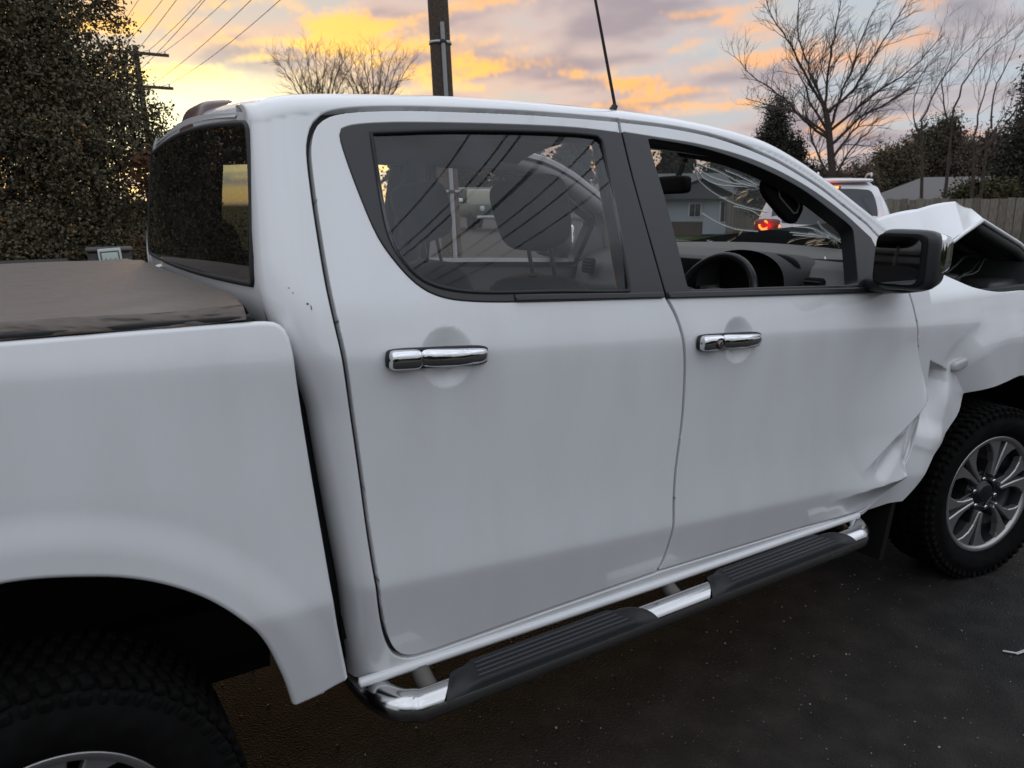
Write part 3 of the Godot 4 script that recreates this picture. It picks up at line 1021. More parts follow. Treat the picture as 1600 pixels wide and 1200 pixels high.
	build_bed(truck)
	# wheels
	make_wheel(truck, Vector3(-0.03, 0.355, 0.775), 0.0, 0.37, 0.222, 1)
	make_wheel(truck, Vector3(3.485, 0.372, 0.775), -0.17, 0.386, 0.258, 1)
	make_wheel(truck, Vector3(-0.03, 0.365, -0.775), 0.0, 0.375, 0.224, -1)
	make_wheel(truck, Vector3(3.485, 0.385, -0.775), -0.17, 0.405, 0.268, -1)
	# side steps
	for sg in [1, -1]:
		var bar := MB.new()
		var pa := []
		for q in [Vector3(0.655, 0.426, 0.70), Vector3(0.66, 0.426, 0.80), Vector3(0.680, 0.425, 0.875), Vector3(0.72, 0.424, 0.915), Vector3(0.82, 0.424, 0.928), Vector3(1.5, 0.430, 0.928), Vector3(2.36, 0.436, 0.928), Vector3(2.46, 0.436, 0.918), Vector3(2.53, 0.436, 0.875), Vector3(2.555, 0.436, 0.80), Vector3(2.56, 0.436, 0.70)]:
			pa.append(q * Vector3(1, 1, sg))
		var sm := []
		for k in pa.size() - 1:
			for j in 6:
				var a: Vector3 = pa[maxi(k - 1, 0)]
				var b: Vector3 = pa[k]
				var c: Vector3 = pa[k + 1]
				var d: Vector3 = pa[mini(k + 2, pa.size() - 1)]
				sm.append(b.cubic_interpolate(c, a, d, j / 6.0) if b.distance_to(c) < 0.2 else b.lerp(c, j / 6.0))
		sm.append(pa[-1])
		bar.tube(sm, [0.039], 20)
		var step := obj("side_step", bar, M.steel, truck)
		for q in [[0.815, 1.435], [1.715, 2.36]]:
			var pd := MB.new()
			var x0: float = q[0]
			var x1: float = q[1]
			# saddle of plastic over the tube, with a dished tread
			pd.grid(48, 22, func(u: float, w: float) -> Vector3:
				var x := lerpf(x0, x1, u)
				var edge := minf(u, 1.0 - u) * (x1 - x0)
				var an := lerpf(0.30, PI - 0.05, w)
				var r := 0.041
				var yb := lerpf(0.424, 0.436, clampf((x - 0.8) / 1.6, 0.0, 1.0))
				var y := yb + r * sin(an)
				var z := 0.923 + r * cos(an) * 1.25
				var inn := smoothstep(0.03, 0.085, edge) * smoothstep(0.30, 0.62, an) * smoothstep(2.95, 2.6, an)
				y = lerpf(y + 0.006 * smoothstep(0.0, 0.02, edge), yb + 0.0402, inn)
				x += (0.035 if u < 0.5 else -0.035) * cos(an) * smoothstep(0.12, 0.0, edge) * -1.0
				return Vector3(x, y, z * sg), sg < 0)
			var pdo := obj("step_pad", pd, M.pad, step)
			for k in 4:
				var rb := MB.new()
				rb.box(Vector3((x0 + x1) * 0.5, (0.4668 if x0 < 1.0 else 0.4732), (0.898 + k * 0.0175) * sg), Vector3(x1 - x0 - 0.17 + k * 0.012, 0.006, 0.007), Basis(Vector3(0, 0, 1), 0.0075), 0.002)
				obj("tread_rib", rb, M.rib, pdo)
		for x in [0.78, 1.62, 2.28]:
			var br := MB.new()
			br.tube([Vector3(x, 0.42, 0.91 * sg), Vector3(x, 0.44, 0.86 * sg), Vector3(x, 0.50, 0.76 * sg)], [0.024], 10)
			obj("step_bracket", br, mat(0.12, 0.11, 0.10, 0.6, 0.3), step)
	# chassis below
	var ch := MB.new()
	for sg in [1, -1]:
		ch.box(Vector3(1.5, 0.50, 0.42 * sg), Vector3(5.2, 0.14, 0.08))
	ch.box(Vector3(1.65, 0.50, 0), Vector3(1.7, 0.06, 1.5))
	ch.tube([Vector3(0, 0.375, -0.74), Vector3(0, 0.375, 0.74)], [0.055], 10)
	ch.blob(Vector3(0, 0.38, -0.05), Vector3(0.16, 0.16, 0.16), 0.8)
	ch.tube([Vector3(3.44, 0.385, -0.74), Vector3(3.44, 0.385, 0.74)], [0.045], 10)
	ch.blob(Vector3(0.55, 0.55, -0.35), Vector3(0.5, 0.13, 0.25), 0.4)
	obj("chassis", ch, M.dark, truck)
	# chips in the paint
	for q in [[0.548, 1.397, 0.004, 0.0025], [0.554, 1.389, 0.0016, 0.006], [0.515, 1.430, 0.0025, 0.0013], [0.522, 1.42, 0.0012, 0.003]]:
		var cp := MB.new()
		var o := PackedVector2Array()
		for k in 9:
			var r := 0.5 + 0.5 * rng.randf()
			o.append(Vector2(q[0] + cos(TAU * k / 9) * q[2] * r, q[1] + sin(TAU * k / 9) * q[3] * r))
		var cm := func(u: float, w: float) -> Vector3: return cabmap(u, w) + nrm(cabmap, u, w) * 0.0008
		fill(cp, o, [], cm, 0.02)
		obj("paint_chip", cp, mat(0.05, 0.04, 0.035, 0.8), cab)

func make_wheel(truck: Node3D, c: Vector3, steer: float, r: float, rr: float, sg: int) -> void:
	var w := Node3D.new()
	w.name = "wheel" if not truck.has_node("wheel") else "wheel_%03d" % (truck.get_children().filter(func(q): return str(q.name).begins_with("wheel")).size())
	truck.add_child(w, true)
	w.position = c
	w.basis = Basis(Vector3.UP, steer) * Basis.from_scale(Vector3(1, 1, 1))
	if sg < 0:
		w.rotate_y(PI)
	var t := MB.new()
	var k := r - rr
	t.lathe([Vector2(rr - 0.01, -0.11), Vector2(rr + k * 0.35, -0.136), Vector2(r - 0.05, -0.134), Vector2(r - 0.018, -0.118), Vector2(r - 0.012, -0.10), Vector2(r - 0.010, -0.05), Vector2(r - 0.010, 0.05), Vector2(r - 0.012, 0.10), Vector2(r - 0.020, 0.117), Vector2(r - 0.038, 0.126), Vector2(r - 0.045, 0.132), Vector2(r - 0.06, 0.134), Vector2(rr + k * 0.5, 0.138), Vector2(rr + k * 0.3, 0.136), Vector2(rr + 0.022, 0.126), Vector2(rr + 0.012, 0.117), Vector2(rr + 0.002, 0.112), Vector2(rr - 0.012, 0.105)], Transform3D(), 96)
	for j in 66:   # tread blocks with shoulder lugs
		var an := TAU * j / 66.0
		var rb := Basis(Vector3(0, 0, 1), an)
		for q in [[0.097, 0.040, 0.022, 0.0], [0.045, 0.044, 0.020, 0.5], [-0.005, 0.040, 0.022, 0.0], [-0.052, 0.040, 0.020, 0.5], [-0.1, 0.040, 0.022, 0.0]]:
			var rb2 := Basis(Vector3(0, 0, 1), an + q[3] * TAU / 66.0)
			t.box(rb2 * Vector3(r - 0.008, 0, q[0]), Vector3(0.016, q[2], q[1]), rb2 * Basis(Vector3(1, 0, 0), 0.22 if q[0] > 0 else -0.22), 0.003)
		t.box(rb * Vector3(r - 0.034, 0, 0.1235), Vector3(0.036, 0.022 if j % 2 == 0 else 0.014, 0.014), rb * Basis(Vector3(0, 1, 0), -0.25), 0.003)
	obj("tyre", t, M.tyre, w)
	var rim := MB.new()
	rim.lathe([Vector2(rr - 0.022, 0.098), Vector2(rr - 0.020, 0.104), Vector2(rr - 0.014, 0.112), Vector2(rr - 0.002, 0.1145), Vector2(rr + 0.003, 0.112), Vector2(rr + 0.004, 0.104)], Transform3D(), 72)
	var rimo := obj("rim", rim, M.alloy, w)
	var bk := MB.new()
	bk.lathe([Vector2(rr - 0.021, 0.099), Vector2(rr - 0.034, 0.06), Vector2(rr - 0.034, 0.02), Vector2(rr * 0.62, 0.01), Vector2(rr * 0.60, -0.02), Vector2(0.001, -0.02)], Transform3D(), 40)
	obj("brake_disc", bk, M.alloy_black, w)
	for j in 6:
		for s in [-1, 1]:
			var o := PackedVector2Array()
			for q in [Vector2(0.33, 0.010), Vector2(0.35, 0.062), Vector2(0.44, 0.080), Vector2(0.58, 0.105), Vector2(0.72, 0.165), Vector2(0.83, 0.27), Vector2(0.89, 0.37), Vector2(0.975, 0.30), Vector2(0.99, 0.15), Vector2(0.985, 0.075), Vector2(0.88, 0.062), Vector2(0.70, 0.034), Vector2(0.45, 0.012)]:
				o.append(Vector2(q.x, q.y * s * 1.05) * (rr - 0.012))
			var sp := MB.new()
			sp.extrude(o, 0.03, Transform3D(Basis(Vector3(0, 0, 1), TAU * (j + 0.25) / 6.0), Vector3(0, 0, 0.073)), 0.004)
			obj("spoke", sp, M.alloy, rimo)
	for j in 6:
		var pk := MB.new()
		pk.extrude(PackedVector2Array([Vector2(0.06, -0.03), Vector2(rr * 0.55, -0.028), Vector2(rr * 0.55, 0.028), Vector2(0.06, 0.03)]), 0.085, Transform3D(Basis(Vector3(0, 0, 1), TAU * (j + 0.25) / 6.0), Vector3.ZERO), 0.004)
		obj("spoke_web", pk, M.alloy_black, rimo)
		var nut := MB.new()
		var a := TAU * (j + 0.75) / 6.0
		nut.lathe([Vector2(0.011, 0.0), Vector2(0.011, 0.022), Vector2(0.008, 0.027), Vector2(0.0005, 0.028)], Transform3D(Basis(), Vector3(cos(a) * 0.069, sin(a) * 0.069, 0.068)), 6)
		obj("wheel_nut", nut, M.chrome, rimo)
	var hub := MB.new()
	hub.lathe([Vector2(0.10, 0.0), Vector2(0.10, 0.070), Vector2(0.092, 0.076), Vector2(0.052, 0.072), Vector2(0.044, 0.092), Vector2(0.036, 0.098), Vector2(0.0005, 0.100)], Transform3D(), 36)
	obj("hub", hub, M.alloy_black, rimo)

func build_interior(truck: Node3D) -> void:
	for sg in [1, -1]:   # front seats
		var s := MB.new()
		var lean := Basis(Vector3(0, 0, 1), 0.26)
		s.blob(Vector3(1.52, 1.05, 0.38 * sg), Vector3(0.085, 0.335, 0.25), 0.42, lean)
		s.blob(Vector3(1.78, 0.78, 0.38 * sg), Vector3(0.28, 0.10, 0.26), 0.42)
		var seat := obj("front_seat", s, M.cloth, truck)
		var h := MB.new()
		h.blob(Vector3(1.425, 1.572, 0.38 * sg), Vector3(0.075, 0.112, 0.142), 0.5, lean, 30, 18, func(p: Vector3) -> Vector3: return Vector3(p.x, p.y * (1.0 - 0.0 * p.z), p.z * (1.0 + 0.12 * p.y / 0.11)))
		obj("headrest", h, M.cloth, seat)
		for k in [-1, 1]:
			var po := MB.new()
			po.tube([Vector3(1.45, 1.49, (0.38 + 0.062 * k * sg) * sg), Vector3(1.475, 1.37, (0.38 + 0.062 * k * sg) * sg)], [0.007], 8)
			obj("headrest_post", po, mat(0.05, 0.05, 0.055, 0.4, 0.5), seat)
	var r := MB.new()
	r.blob(Vector3(0.70, 1.07, 0), Vector3(0.09, 0.31, 0.66), 0.3, Basis(Vector3(0, 0, 1), 0.2), 40, 16)
	r.blob(Vector3(0.98, 0.80, 0), Vector3(0.26, 0.09, 0.66), 0.3, Basis(), 40, 12)
	var rear := obj("rear_bench", r, M.cloth, truck)
	for z in [-0.36, 0.36]:
		var h := MB.new()
		h.blob(Vector3(0.645, 1.455, z), Vector3(0.06, 0.085, 0.13), 0.5, Basis(Vector3(0, 0, 1), 0.2))
		obj("headrest", h, M.cloth, rear)
	var fl := MB.new()
	fl.box(Vector3(1.7, 0.60, 0), Vector3(2.2, 0.06, 1.56))
	obj("cabin_floor", fl, M.dark, truck)
	var d := MB.new()   # dashboard: pale lower body, dark top
	d.grid(20, 28, func(u: float, w: float) -> Vector3:
		var z := lerpf(-0.76, 0.76, w)
		var pr := [Vector2(2.60, 0.95), Vector2(2.50, 1.10), Vector2(2.46, 1.22), Vector2(2.49, 1.315), Vector2(2.56, 1.365), Vector2(2.70, 1.395), Vector2(2.95, 1.41)]
		var f: float = u * 5.999
		var i := int(f)
		var q: Vector2 = pr[i].lerp(pr[i + 1], smoothstep(0.0, 1.0, f - i) * 0.5 + (f - i) * 0.5)
		return Vector3(q.x + 0.03 * cos(z * 2.0), q.y + 0.01 * cos(z * 4.0), z), true)
	var dash := obj("dashboard", d, M.dash_pale, truck)
	var bi := MB.new()
	bi.grid(24, 12, func(u: float, w: float) -> Vector3:   # hood over the instruments
		var an := lerpf(-0.15, PI + 0.15, u)
		var x := lerpf(2.38, 2.72, w)
		return Vector3(x + 0.03 * sin(an), 1.30 + (0.155 - 0.035 * w) * pow(maxf(sin(an), 0.0), 0.7) - 0.03, 0.38 + 0.215 * cos(an)))
	obj("instrument_hood", bi, M.dash, dash)
	var ib := MB.new()
	ib.blob(Vector3(2.50, 1.30, 0.38), Vector3(0.03, 0.11, 0.19), 0.5)
	obj("instrument_panel", ib, M.dark, dash)
	var sc := MB.new()
	sc.box(Vector3(2.445, 1.30, -0.02), Vector3(0.03, 0.15, 0.30), Basis(Vector3(0, 0, 1), -0.25), 0.008)
	obj("centre_screen", sc, M.dark, dash)
	for q in [Vector3(2.462, 1.30, 0.66), Vector3(2.462, 1.30, -0.64)]:
		var vt := MB.new()
		vt.box(q, Vector3(0.03, 0.075, 0.085), Basis(Vector3(0, 0, 1), -0.15), 0.01)
		var vo := obj("air_vent", vt, M.dark, dash)
		for k in 4:
			var sl := MB.new()
			sl.box(q + Vector3(-0.017, -0.024 + 0.016 * k, 0), Vector3(0.006, 0.004, 0.07))
			obj("slat", sl, M.dash, vo)
	var co := MB.new()   # black cowl pad under the windscreen
	co.grid(10, 24, func(u: float, w: float) -> Vector3:
		var z := lerpf(-0.72, 0.72, w)
		return Vector3(lerpf(2.68, 3.06, u), lerpf(1.385, 1.405, u), z), true)
	obj("cowl_pad", co, M.dark, truck)
	# steering wheel
	var sw := MB.new()
	var wb := Basis(Vector3(0, 0, 1), -0.42)
	var cen := Vector3(2.245, 1.235, 0.38)
	var ring := []
	for k in 48:
		ring.append(cen + wb * Vector3(0, 0.185 * sin(TAU * k / 48), 0.185 * cos(TAU * k / 48)))
	sw.tube(ring, [0.0155], 12, false, true)
	var wheel := obj("steering_wheel", sw, mat(0.02, 0.02, 0.021, 0.35), truck)
	var hb := MB.new()
	hb.blob(cen + wb * Vector3(0.03, -0.01, 0), Vector3(0.035, 0.075, 0.085), 0.6, wb)
	for a in [0.25, PI - 0.25, -PI / 2]:
		hb.tube([cen + wb * Vector3(0.03, 0.05 * sin(a), 0.05 * cos(a)), cen + wb * Vector3(0.0, 0.18 * sin(a), 0.18 * cos(a))], [0.022, 0.014], 8)
	hb.tube([cen + wb * Vector3(0.03, 0, 0), cen + wb * Vector3(0.25, -0.02, 0)], [0.04], 10)
	obj("steering_hub", hb, mat(0.035, 0.036, 0.04, 0.5), wheel)
	var rm := MB.new()
	rm.blob(Vector3(2.37, 1.672, 0.02), Vector3(0.022, 0.036, 0.115), 0.4, Basis(Vector3.UP, -0.2))
	rm.tube([Vector3(2.39, 1.69, 0.02), Vector3(2.44, 1.75, 0.0)], [0.012], 8)
	obj("rear_view_mirror", rm, M.dark, truck)
	# grab handle on the driver's pillar
	var gh := MB.new()
	gh.blob(Vector3(2.30, 1.618, 0.622), Vector3(0.115, 0.052, 0.022), 0.55, Basis(Vector3(0, 0, 1), -0.62), 32, 14)
	var gho := obj("grab_handle", gh, M.dark, truck)
	var gf := MB.new()
	var lp := []
	for q in [Vector2(-0.06, -0.017), Vector2(-0.045, -0.026), Vector2(0.05, -0.024), Vector2(0.062, -0.012), Vector2(0.058, 0.012), Vector2(0.045, 0.018), Vector2(-0.05, 0.016), Vector2(-0.06, 0.008)]:
		lp.append(Vector3(2.315, 1.612, 0.645) + Basis(Vector3(0, 0, 1), -0.62) * Vector3(q.x, q.y, 0))
	gf.tube(lp, [0.003], 6, false, true)
	obj("handle_bezel", gf, mat(0.22, 0.2, 0.2, 0.4), gho)
	var gg := MB.new()   # passenger's, pale
	gg.tube([Vector3(2.14, 1.66, -0.66), Vector3(2.18, 1.60, -0.60), Vector3(2.30, 1.53, -0.60), Vector3(2.36, 1.54, -0.65)], [0.016], 10)
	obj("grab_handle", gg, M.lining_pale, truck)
	for sg in [1, -1]:
		var bp := MB.new()
		bp.tube([Vector3(1.53, 0.9, 0.74 * sg), Vector3(1.53, 1.36, 0.74 * sg), Vector3(1.51, 1.80, 0.62 * sg)], [0.045, 0.045, 0.04], 10)
		obj("middle_pillar_trim", bp, M.lining, truck)

var PLENUM := [Vector2(-0.72, 1.385), Vector2(-0.654, 1.393), Vector2(-0.352, 1.443), Vector2(-0.076, 1.475), Vector2(0.067, 1.492), Vector2(0.202, 1.506), Vector2(0.297, 1.52), Vector2(0.56, 1.53)]

func hood_rows() -> Array:
	return [
		[Vector3(2.90, 1.33, 0.70), Vector3(2.91, 1.435, 0.635), Vector3(2.93, 1.535, 0.57), Vector3(3.06, 1.40, 0.40), Vector3(3.08, 1.36, 0.0), Vector3(3.08, 1.34, -0.38), Vector3(3.08, 1.31, -0.70)],
		[Vector3(3.15, 1.392, 0.695), Vector3(3.18, 1.475, 0.635), Vector3(3.22, 1.572, 0.57), Vector3(3.26, 1.44, 0.38), Vector3(3.26, 1.38, 0.0), Vector3(3.26, 1.36, -0.38), Vector3(3.26, 1.32, -0.70)],
		[Vector3(3.39, 1.478, 0.68), Vector3(3.445, 1.540, 0.625), Vector3(3.50, 1.602, 0.57), Vector3(3.52, 1.50, 0.36), Vector3(3.50, 1.42, 0.0), Vector3(3.50, 1.40, -0.38), Vector3(3.45, 1.33, -0.70)],
		[Vector3(3.66, 1.528, 0.615), Vector3(3.675, 1.545, 0.585), Vector3(3.71, 1.572, 0.53), Vector3(3.76, 1.50, 0.36), Vector3(3.76, 1.42, 0.0), Vector3(3.72, 1.40, -0.38), Vector3(3.68, 1.33, -0.69)],
		[Vector3(4.15, 1.41, 0.555), Vector3(4.16, 1.425, 0.53), Vector3(4.17, 1.437, 0.46), Vector3(4.17, 1.41, 0.3), Vector3(4.15, 1.38, 0.0), Vector3(4.10, 1.35, -0.38), Vector3(4.0, 1.28, -0.67)],
		[Vector3(4.46, 1.30, 0.52), Vector3(4.48, 1.31, 0.49), Vector3(4.50, 1.31, 0.42), Vector3(4.50, 1.30, 0.3), Vector3(4.46, 1.25, 0.0), Vector3(4.36, 1.2, -0.38), Vector3(4.2, 1.14, -0.65)]]

func build_front(truck: Node3D) -> void:
	# front wings
	var o := spline([Vector2(2.60, 0.470), Vector2(2.60, 0.470), Vector2(2.845, 0.466), Vector2(2.845, 0.466), Vector2(2.895, 0.525), Vector2(2.955, 0.597), Vector2(3.03, 0.682), Vector2(3.11, 0.745), Vector2(3.165, 0.782), Vector2(3.165, 0.782), Vector2(3.225, 0.825), Vector2(3.355, 0.842), Vector2(3.50, 0.858), Vector2(3.65, 0.87), Vector2(3.80, 0.82), Vector2(3.90, 0.70), Vector2(3.93, 0.58), Vector2(3.93, 0.58), Vector2(4.16, 0.60), Vector2(4.16, 0.60), Vector2(4.17, 0.95), Vector2(4.10, 1.10), Vector2(4.10, 1.10), Vector2(3.74, 1.222), Vector2(3.45, 1.24), Vector2(3.29, 1.268), Vector2(3.20, 1.30), Vector2(3.09, 1.338), Vector2(2.98, 1.345), Vector2(2.90, 1.345), Vector2(2.90, 1.345), Vector2(2.80, 1.345), Vector2(2.80, 1.345), Vector2(2.795, 1.262), Vector2(2.803, 1.215), Vector2(2.812, 1.157), Vector2(2.832, 1.06), Vector2(2.868, 0.934), Vector2(2.892, 0.85), Vector2(2.883, 0.76), Vector2(2.842, 0.657), Vector2(2.758, 0.583), Vector2(2.673, 0.52)], true)
	for sg in [1, -1]:
		var f := MB.new()
		panel(f, o, [], fendermap, 0.007 if sg > 0 else 0.03, 0.004, 0.03)
		var wing := obj("front_wing", f if sg > 0 else f.mirror(), M.paint, truck)
		if sg > 0:
			wing.set_meta("label", "dented front wing with a crushed hollow behind the door edge")
		var mk := MB.new()
		mk.blob(Vector3(3.16, 0.972, fendermap(3.16, 0.972).z + 0.006), Vector3(0.062, 0.021, 0.016), 0.6, Basis(Vector3(0, 0, 1), 0.08) * Basis(Vector3.UP, 0.1))
		obj("side_marker_lamp", mk if sg > 0 else mk.mirror(), M.clear_lamp, wing)
	# wheel arch liners
	for q in [[3.50, 0.40, 0.60], [-0.05, 0.42, 0.58]]:
		for sg in [1, -1]:
			var l := MB.new()
			var cx: float = q[0]
			var cy: float = q[1]
			var rr: float = q[2]
			l.grid(24, 6, func(u: float, w: float) -> Vector3:
				var an := lerpf(0.13, PI - 0.13, u)
				return Vector3(cx + cos(an) * rr * 0.97, cy + sin(an) * rr * 0.84, sg * lerpf(0.35, 0.825, w)))
			l.flat([Vector3(cx - rr, 0.3, 0.36 * sg), Vector3(cx + rr, 0.3, 0.36 * sg), Vector3(cx + rr, cy + rr * 0.84, 0.36 * sg), Vector3(cx - rr, cy + rr * 0.84, 0.36 * sg)])
			obj("wheel_arch_liner", l, M.dark, truck)
	for sg in [1, -1]:   # mud flap behind the front wheel
		var flap := MB.new()
		flap.box(Vector3(2.83, 0.42, 0.66 * sg), Vector3(0.03, 0.40, 0.34), Basis(Vector3(0, 0, 1), -0.2))
		obj("mud_flap", flap, M.dark, truck)
	# bonnet, folded across its middle
	var rows := hood_rows()
	var cross := func(row: Array, s: float) -> Vector3:
		var f := clampf(s, 0.0, 0.99999) * (row.size() - 1)
		var i := int(f)
		var a: Vector3 = row[maxi(i - 1, 0)]
		var b: Vector3 = row[i]
		var c: Vector3 = row[i + 1]
		var d: Vector3 = row[mini(i + 2, row.size() - 1)]
		return b.lerp(c, f - i) if i < 3 else b.cubic_interpolate(c, a, d, f - i)
	var skin := MB.new()
	var belly := MB.new()
	for k in rows.size() - 1:
		for layer in 2:
			(skin if layer == 0 else belly).grid(8, 48, func(u: float, w: float) -> Vector3:
				var a: Vector3 = cross.call(rows[k], w)
				var b: Vector3 = cross.call(rows[k + 1], w)
				var p := a.lerp(b, u)
				p.y += 0.006 * sin(u * PI) * (1.0 if k < 2 else -1.0)
				return p - Vector3(0, 0.018 * layer, 0.008 * layer * signf(p.z)), true)
	var rims := []   # folded edges of the bonnet
	for k in [0, 6]:
		var rim := MB.new()
		rims.append(rim)
		var pa := []
		for j in rows.size():
			pa.append(rows[j][k] - Vector3(0, 0.008, 0.003 * signf(rows[j][k].z)))
		rim.tube(pa, [0.010], 8)
	var hood := obj("bonnet", skin, M.paint, truck)
	hood.set_meta("label", "bonnet folded up across its middle")
	obj("bonnet_underside", belly, M.under, hood)
	for q in rims:
		obj("bonnet_edge", q, M.paint, hood)
	for s in [0.16, 0.32, 0.5, 0.68, 0.84]:   # pressed ribs of the inner frame
		var rb := MB.new()
		var pa := []
		for k in range(3, rows.size()):
			for j in 4:
				if k == rows.size() - 1 and j > 0:
					break
				var p: Vector3 = cross.call(rows[k], s)
				if k < rows.size() - 1:
					p = p.lerp(cross.call(rows[k + 1], s), j / 4.0)
				pa.append(p - Vector3(0, 0.05, 0))
		rb.tube(pa, [0.022], 8)
		obj("bonnet_rib", rb, M.under, hood)
	var lip := MB.new()   # dark plenum board pushed up behind the bonnet
	lip.grid(6, 30, func(u: float, w: float) -> Vector3:
		var z := lerpf(0.56, -0.72, w)
		var y := interp(PLENUM, z)
		return Vector3(3.075 + 0.015 * u, lerpf(1.36, y, u), z))
	obj("bonnet_rear_seal", lip, M.dark, hood)
	# engine bay
	var eb := MB.new()
	eb.box(Vector3(2.98, 1.05, 0), Vector3(0.04, 0.62, 1.36))
	eb.box(Vector3(3.7, 1.08, 0.60), Vector3(1.5, 0.26, 0.05))
	eb.box(Vector3(3.7, 1.12, -0.62), Vector3(1.5, 0.44, 0.05))
	eb.box(Vector3(4.30, 1.10, 0.0), Vector3(0.05, 0.42, 1.2))
	eb.box(Vector3(3.7, 0.86, 0), Vector3(1.5, 0.05, 1.3))
	obj("engine_bay", eb, M.under, truck)
	var en := MB.new()
	en.box(Vector3(3.50, 1.10, 0.02), Vector3(0.72, 0.28, 0.66), Basis(), 0.04)
	en.box(Vector3(4.1, 1.08, 0.1), Vector3(0.3, 0.3, 0.9), Basis(), 0.03)
	en.box(Vector3(3.6, 1.06, -0.46), Vector3(0.5, 0.3, 0.22), Basis(), 0.03)
	en.box(Vector3(3.72, 1.12, 0.44), Vector3(0.26, 0.20, 0.18), Basis(), 0.02)
	en.blob(Vector3(3.25, 1.15, 0.50), Vector3(0.10, 0.09, 0.08), 0.6)
	en.tube([Vector3(3.3, 1.24, 0.2), Vector3(3.5, 1.27, 0.4), Vector3(3.8, 1.24, 0.45)], [0.03], 10)
	obj("engine", en, mat(0.02, 0.02, 0.02, 0.5), truck)
	var hs := MB.new()
	hs.tube([Vector3(3.30, 1.262, 0.60), Vector3(3.36, 1.268, 0.58), Vector3(3.42, 1.25, 0.56)], [0.012], 8)
	for q in [[0.58, 1.27, 0.004], [0.50, 1.30, 0.007], [0.54, 1.25, 0.005]]:
		var wr := MB.new()
		var wp := []
		for k in 14:
			var f := k / 13.0
			wp.append(Vector3(3.2 + f * 0.9, q[1] - 0.05 * sin(f * PI * 1.5) + 0.012 * sin(f * 17.0 + q[0] * 40.0), q[0] - 0.12 * f + 0.02 * sin(f * 11.0)))
		wr.tube(wp, [q[2]], 6)
		obj("wiring", wr, mat(0.03, 0.03, 0.03, 0.5), truck)
	obj("hose", hs, mat(0.20, 0.20, 0.19, 0.5), truck)
	var fr := MB.new()   # what is left of the nose
	fr.box(Vector3(4.34, 0.98, 0), Vector3(0.08, 0.48, 1.3), Basis(), 0.02)
	obj("radiator", fr, M.dark, truck)
	var bu := MB.new()
	bu.blob(Vector3(4.34, 0.62, 0), Vector3(0.16, 0.17, 0.86), 0.35, Basis(Vector3.UP, 0.06), 40, 16, func(p: Vector3) -> Vector3: return Vector3(p.x - 0.28 * p.z * p.z, p.y + 0.02 * sin(p.z * 9.0), p.z))
	obj("front_bumper", bu, M.paint, truck)
	for sg in [1, -1]:
		var hl := MB.new()
		hl.blob(Vector3(4.22, 0.96, 0.64 * sg), Vector3(0.10, 0.10, 0.15), 0.5, Basis(Vector3.UP, 0.5 * sg))
		obj("headlamp", hl, M.clear_lamp, truck)
	# door mirrors
	for sg in [1, -1]:
		var h := MB.new()
		h.blob(Vector3(2.515, 1.418, 0.990), Vector3(0.066, 0.100, 0.096), 0.34, Basis(Vector3.UP, 0.10), 40, 20, func(p: Vector3) -> Vector3:
			var s := clampf((p.x + 0.07) / 0.14, 0.0, 1.0)
			return Vector3(p.x, p.y * (1.0 - 0.25 * s * s) * (1.0 - 0.35 * maxf(0.0, p.z)), p.z * (1.0 - 0.22 * s * s) + 0.1 * p.x * 0.2))
		var mir := obj("door_mirror", h if sg > 0 else h.mirror(), M.trim, truck)
		var mb := MB.new()
		mb.blob(Vector3(2.446, 1.418, 0.983), Vector3(0.012, 0.085, 0.083), 0.30, Basis(Vector3.UP, 0.02) * Basis(Vector3(0, 0, 1), -0.03), 36, 16)
		obj("mirror_glass_bezel", mb if sg > 0 else mb.mirror(), M.dark, mir)
		var g := MB.new()
		var gb := Basis(Vector3.UP, 0.02) * Basis(Vector3(0, 0, 1), -0.03)
		fill(g, spline([Vector2(-0.078, -0.06), Vector2(-0.066, -0.078), Vector2(0, -0.081), Vector2(0.064, -0.078), Vector2(0.077, -0.06), Vector2(0.078, 0.06), Vector2(0.066, 0.076), Vector2(0, 0.08), Vector2(-0.066, 0.078), Vector2(-0.079, 0.062)], true), [], func(u: float, w: float) -> Vector3: return Vector3(2.4325, 1.418, 0.982) + gb * Vector3(-0.0004, w * 0.93, u * 0.94), 0.02)
		obj("mirror_glass", g if sg > 0 else g.mirror(), M.mirror, mir)
		var ca := MB.new()
		ca.blob(Vector3(2.545, 1.438, 0.997), Vector3(0.055, 0.068, 0.093), 0.36, Basis(Vector3.UP, 0.10), 36, 18, func(p: Vector3) -> Vector3:
			var s := clampf((p.x + 0.06) / 0.12, 0.0, 1.0)
			return Vector3(p.x, p.y * (1.0 - 0.25 * s * s), p.z * (1.0 - 0.18 * s * s)))
		obj("chrome_cover", ca if sg > 0 else ca.mirror(), M.chrome, mir)
		var arm := MB.new()
		arm.blob(Vector3(2.60, 1.325, 0.89), Vector3(0.105, 0.026, 0.085), 0.5)
		arm.blob(Vector3(2.64, 1.325, 0.842), Vector3(0.10, 0.034, 0.02), 0.5)
		obj("mirror_arm", arm if sg > 0 else arm.mirror(), M.trim, mir)

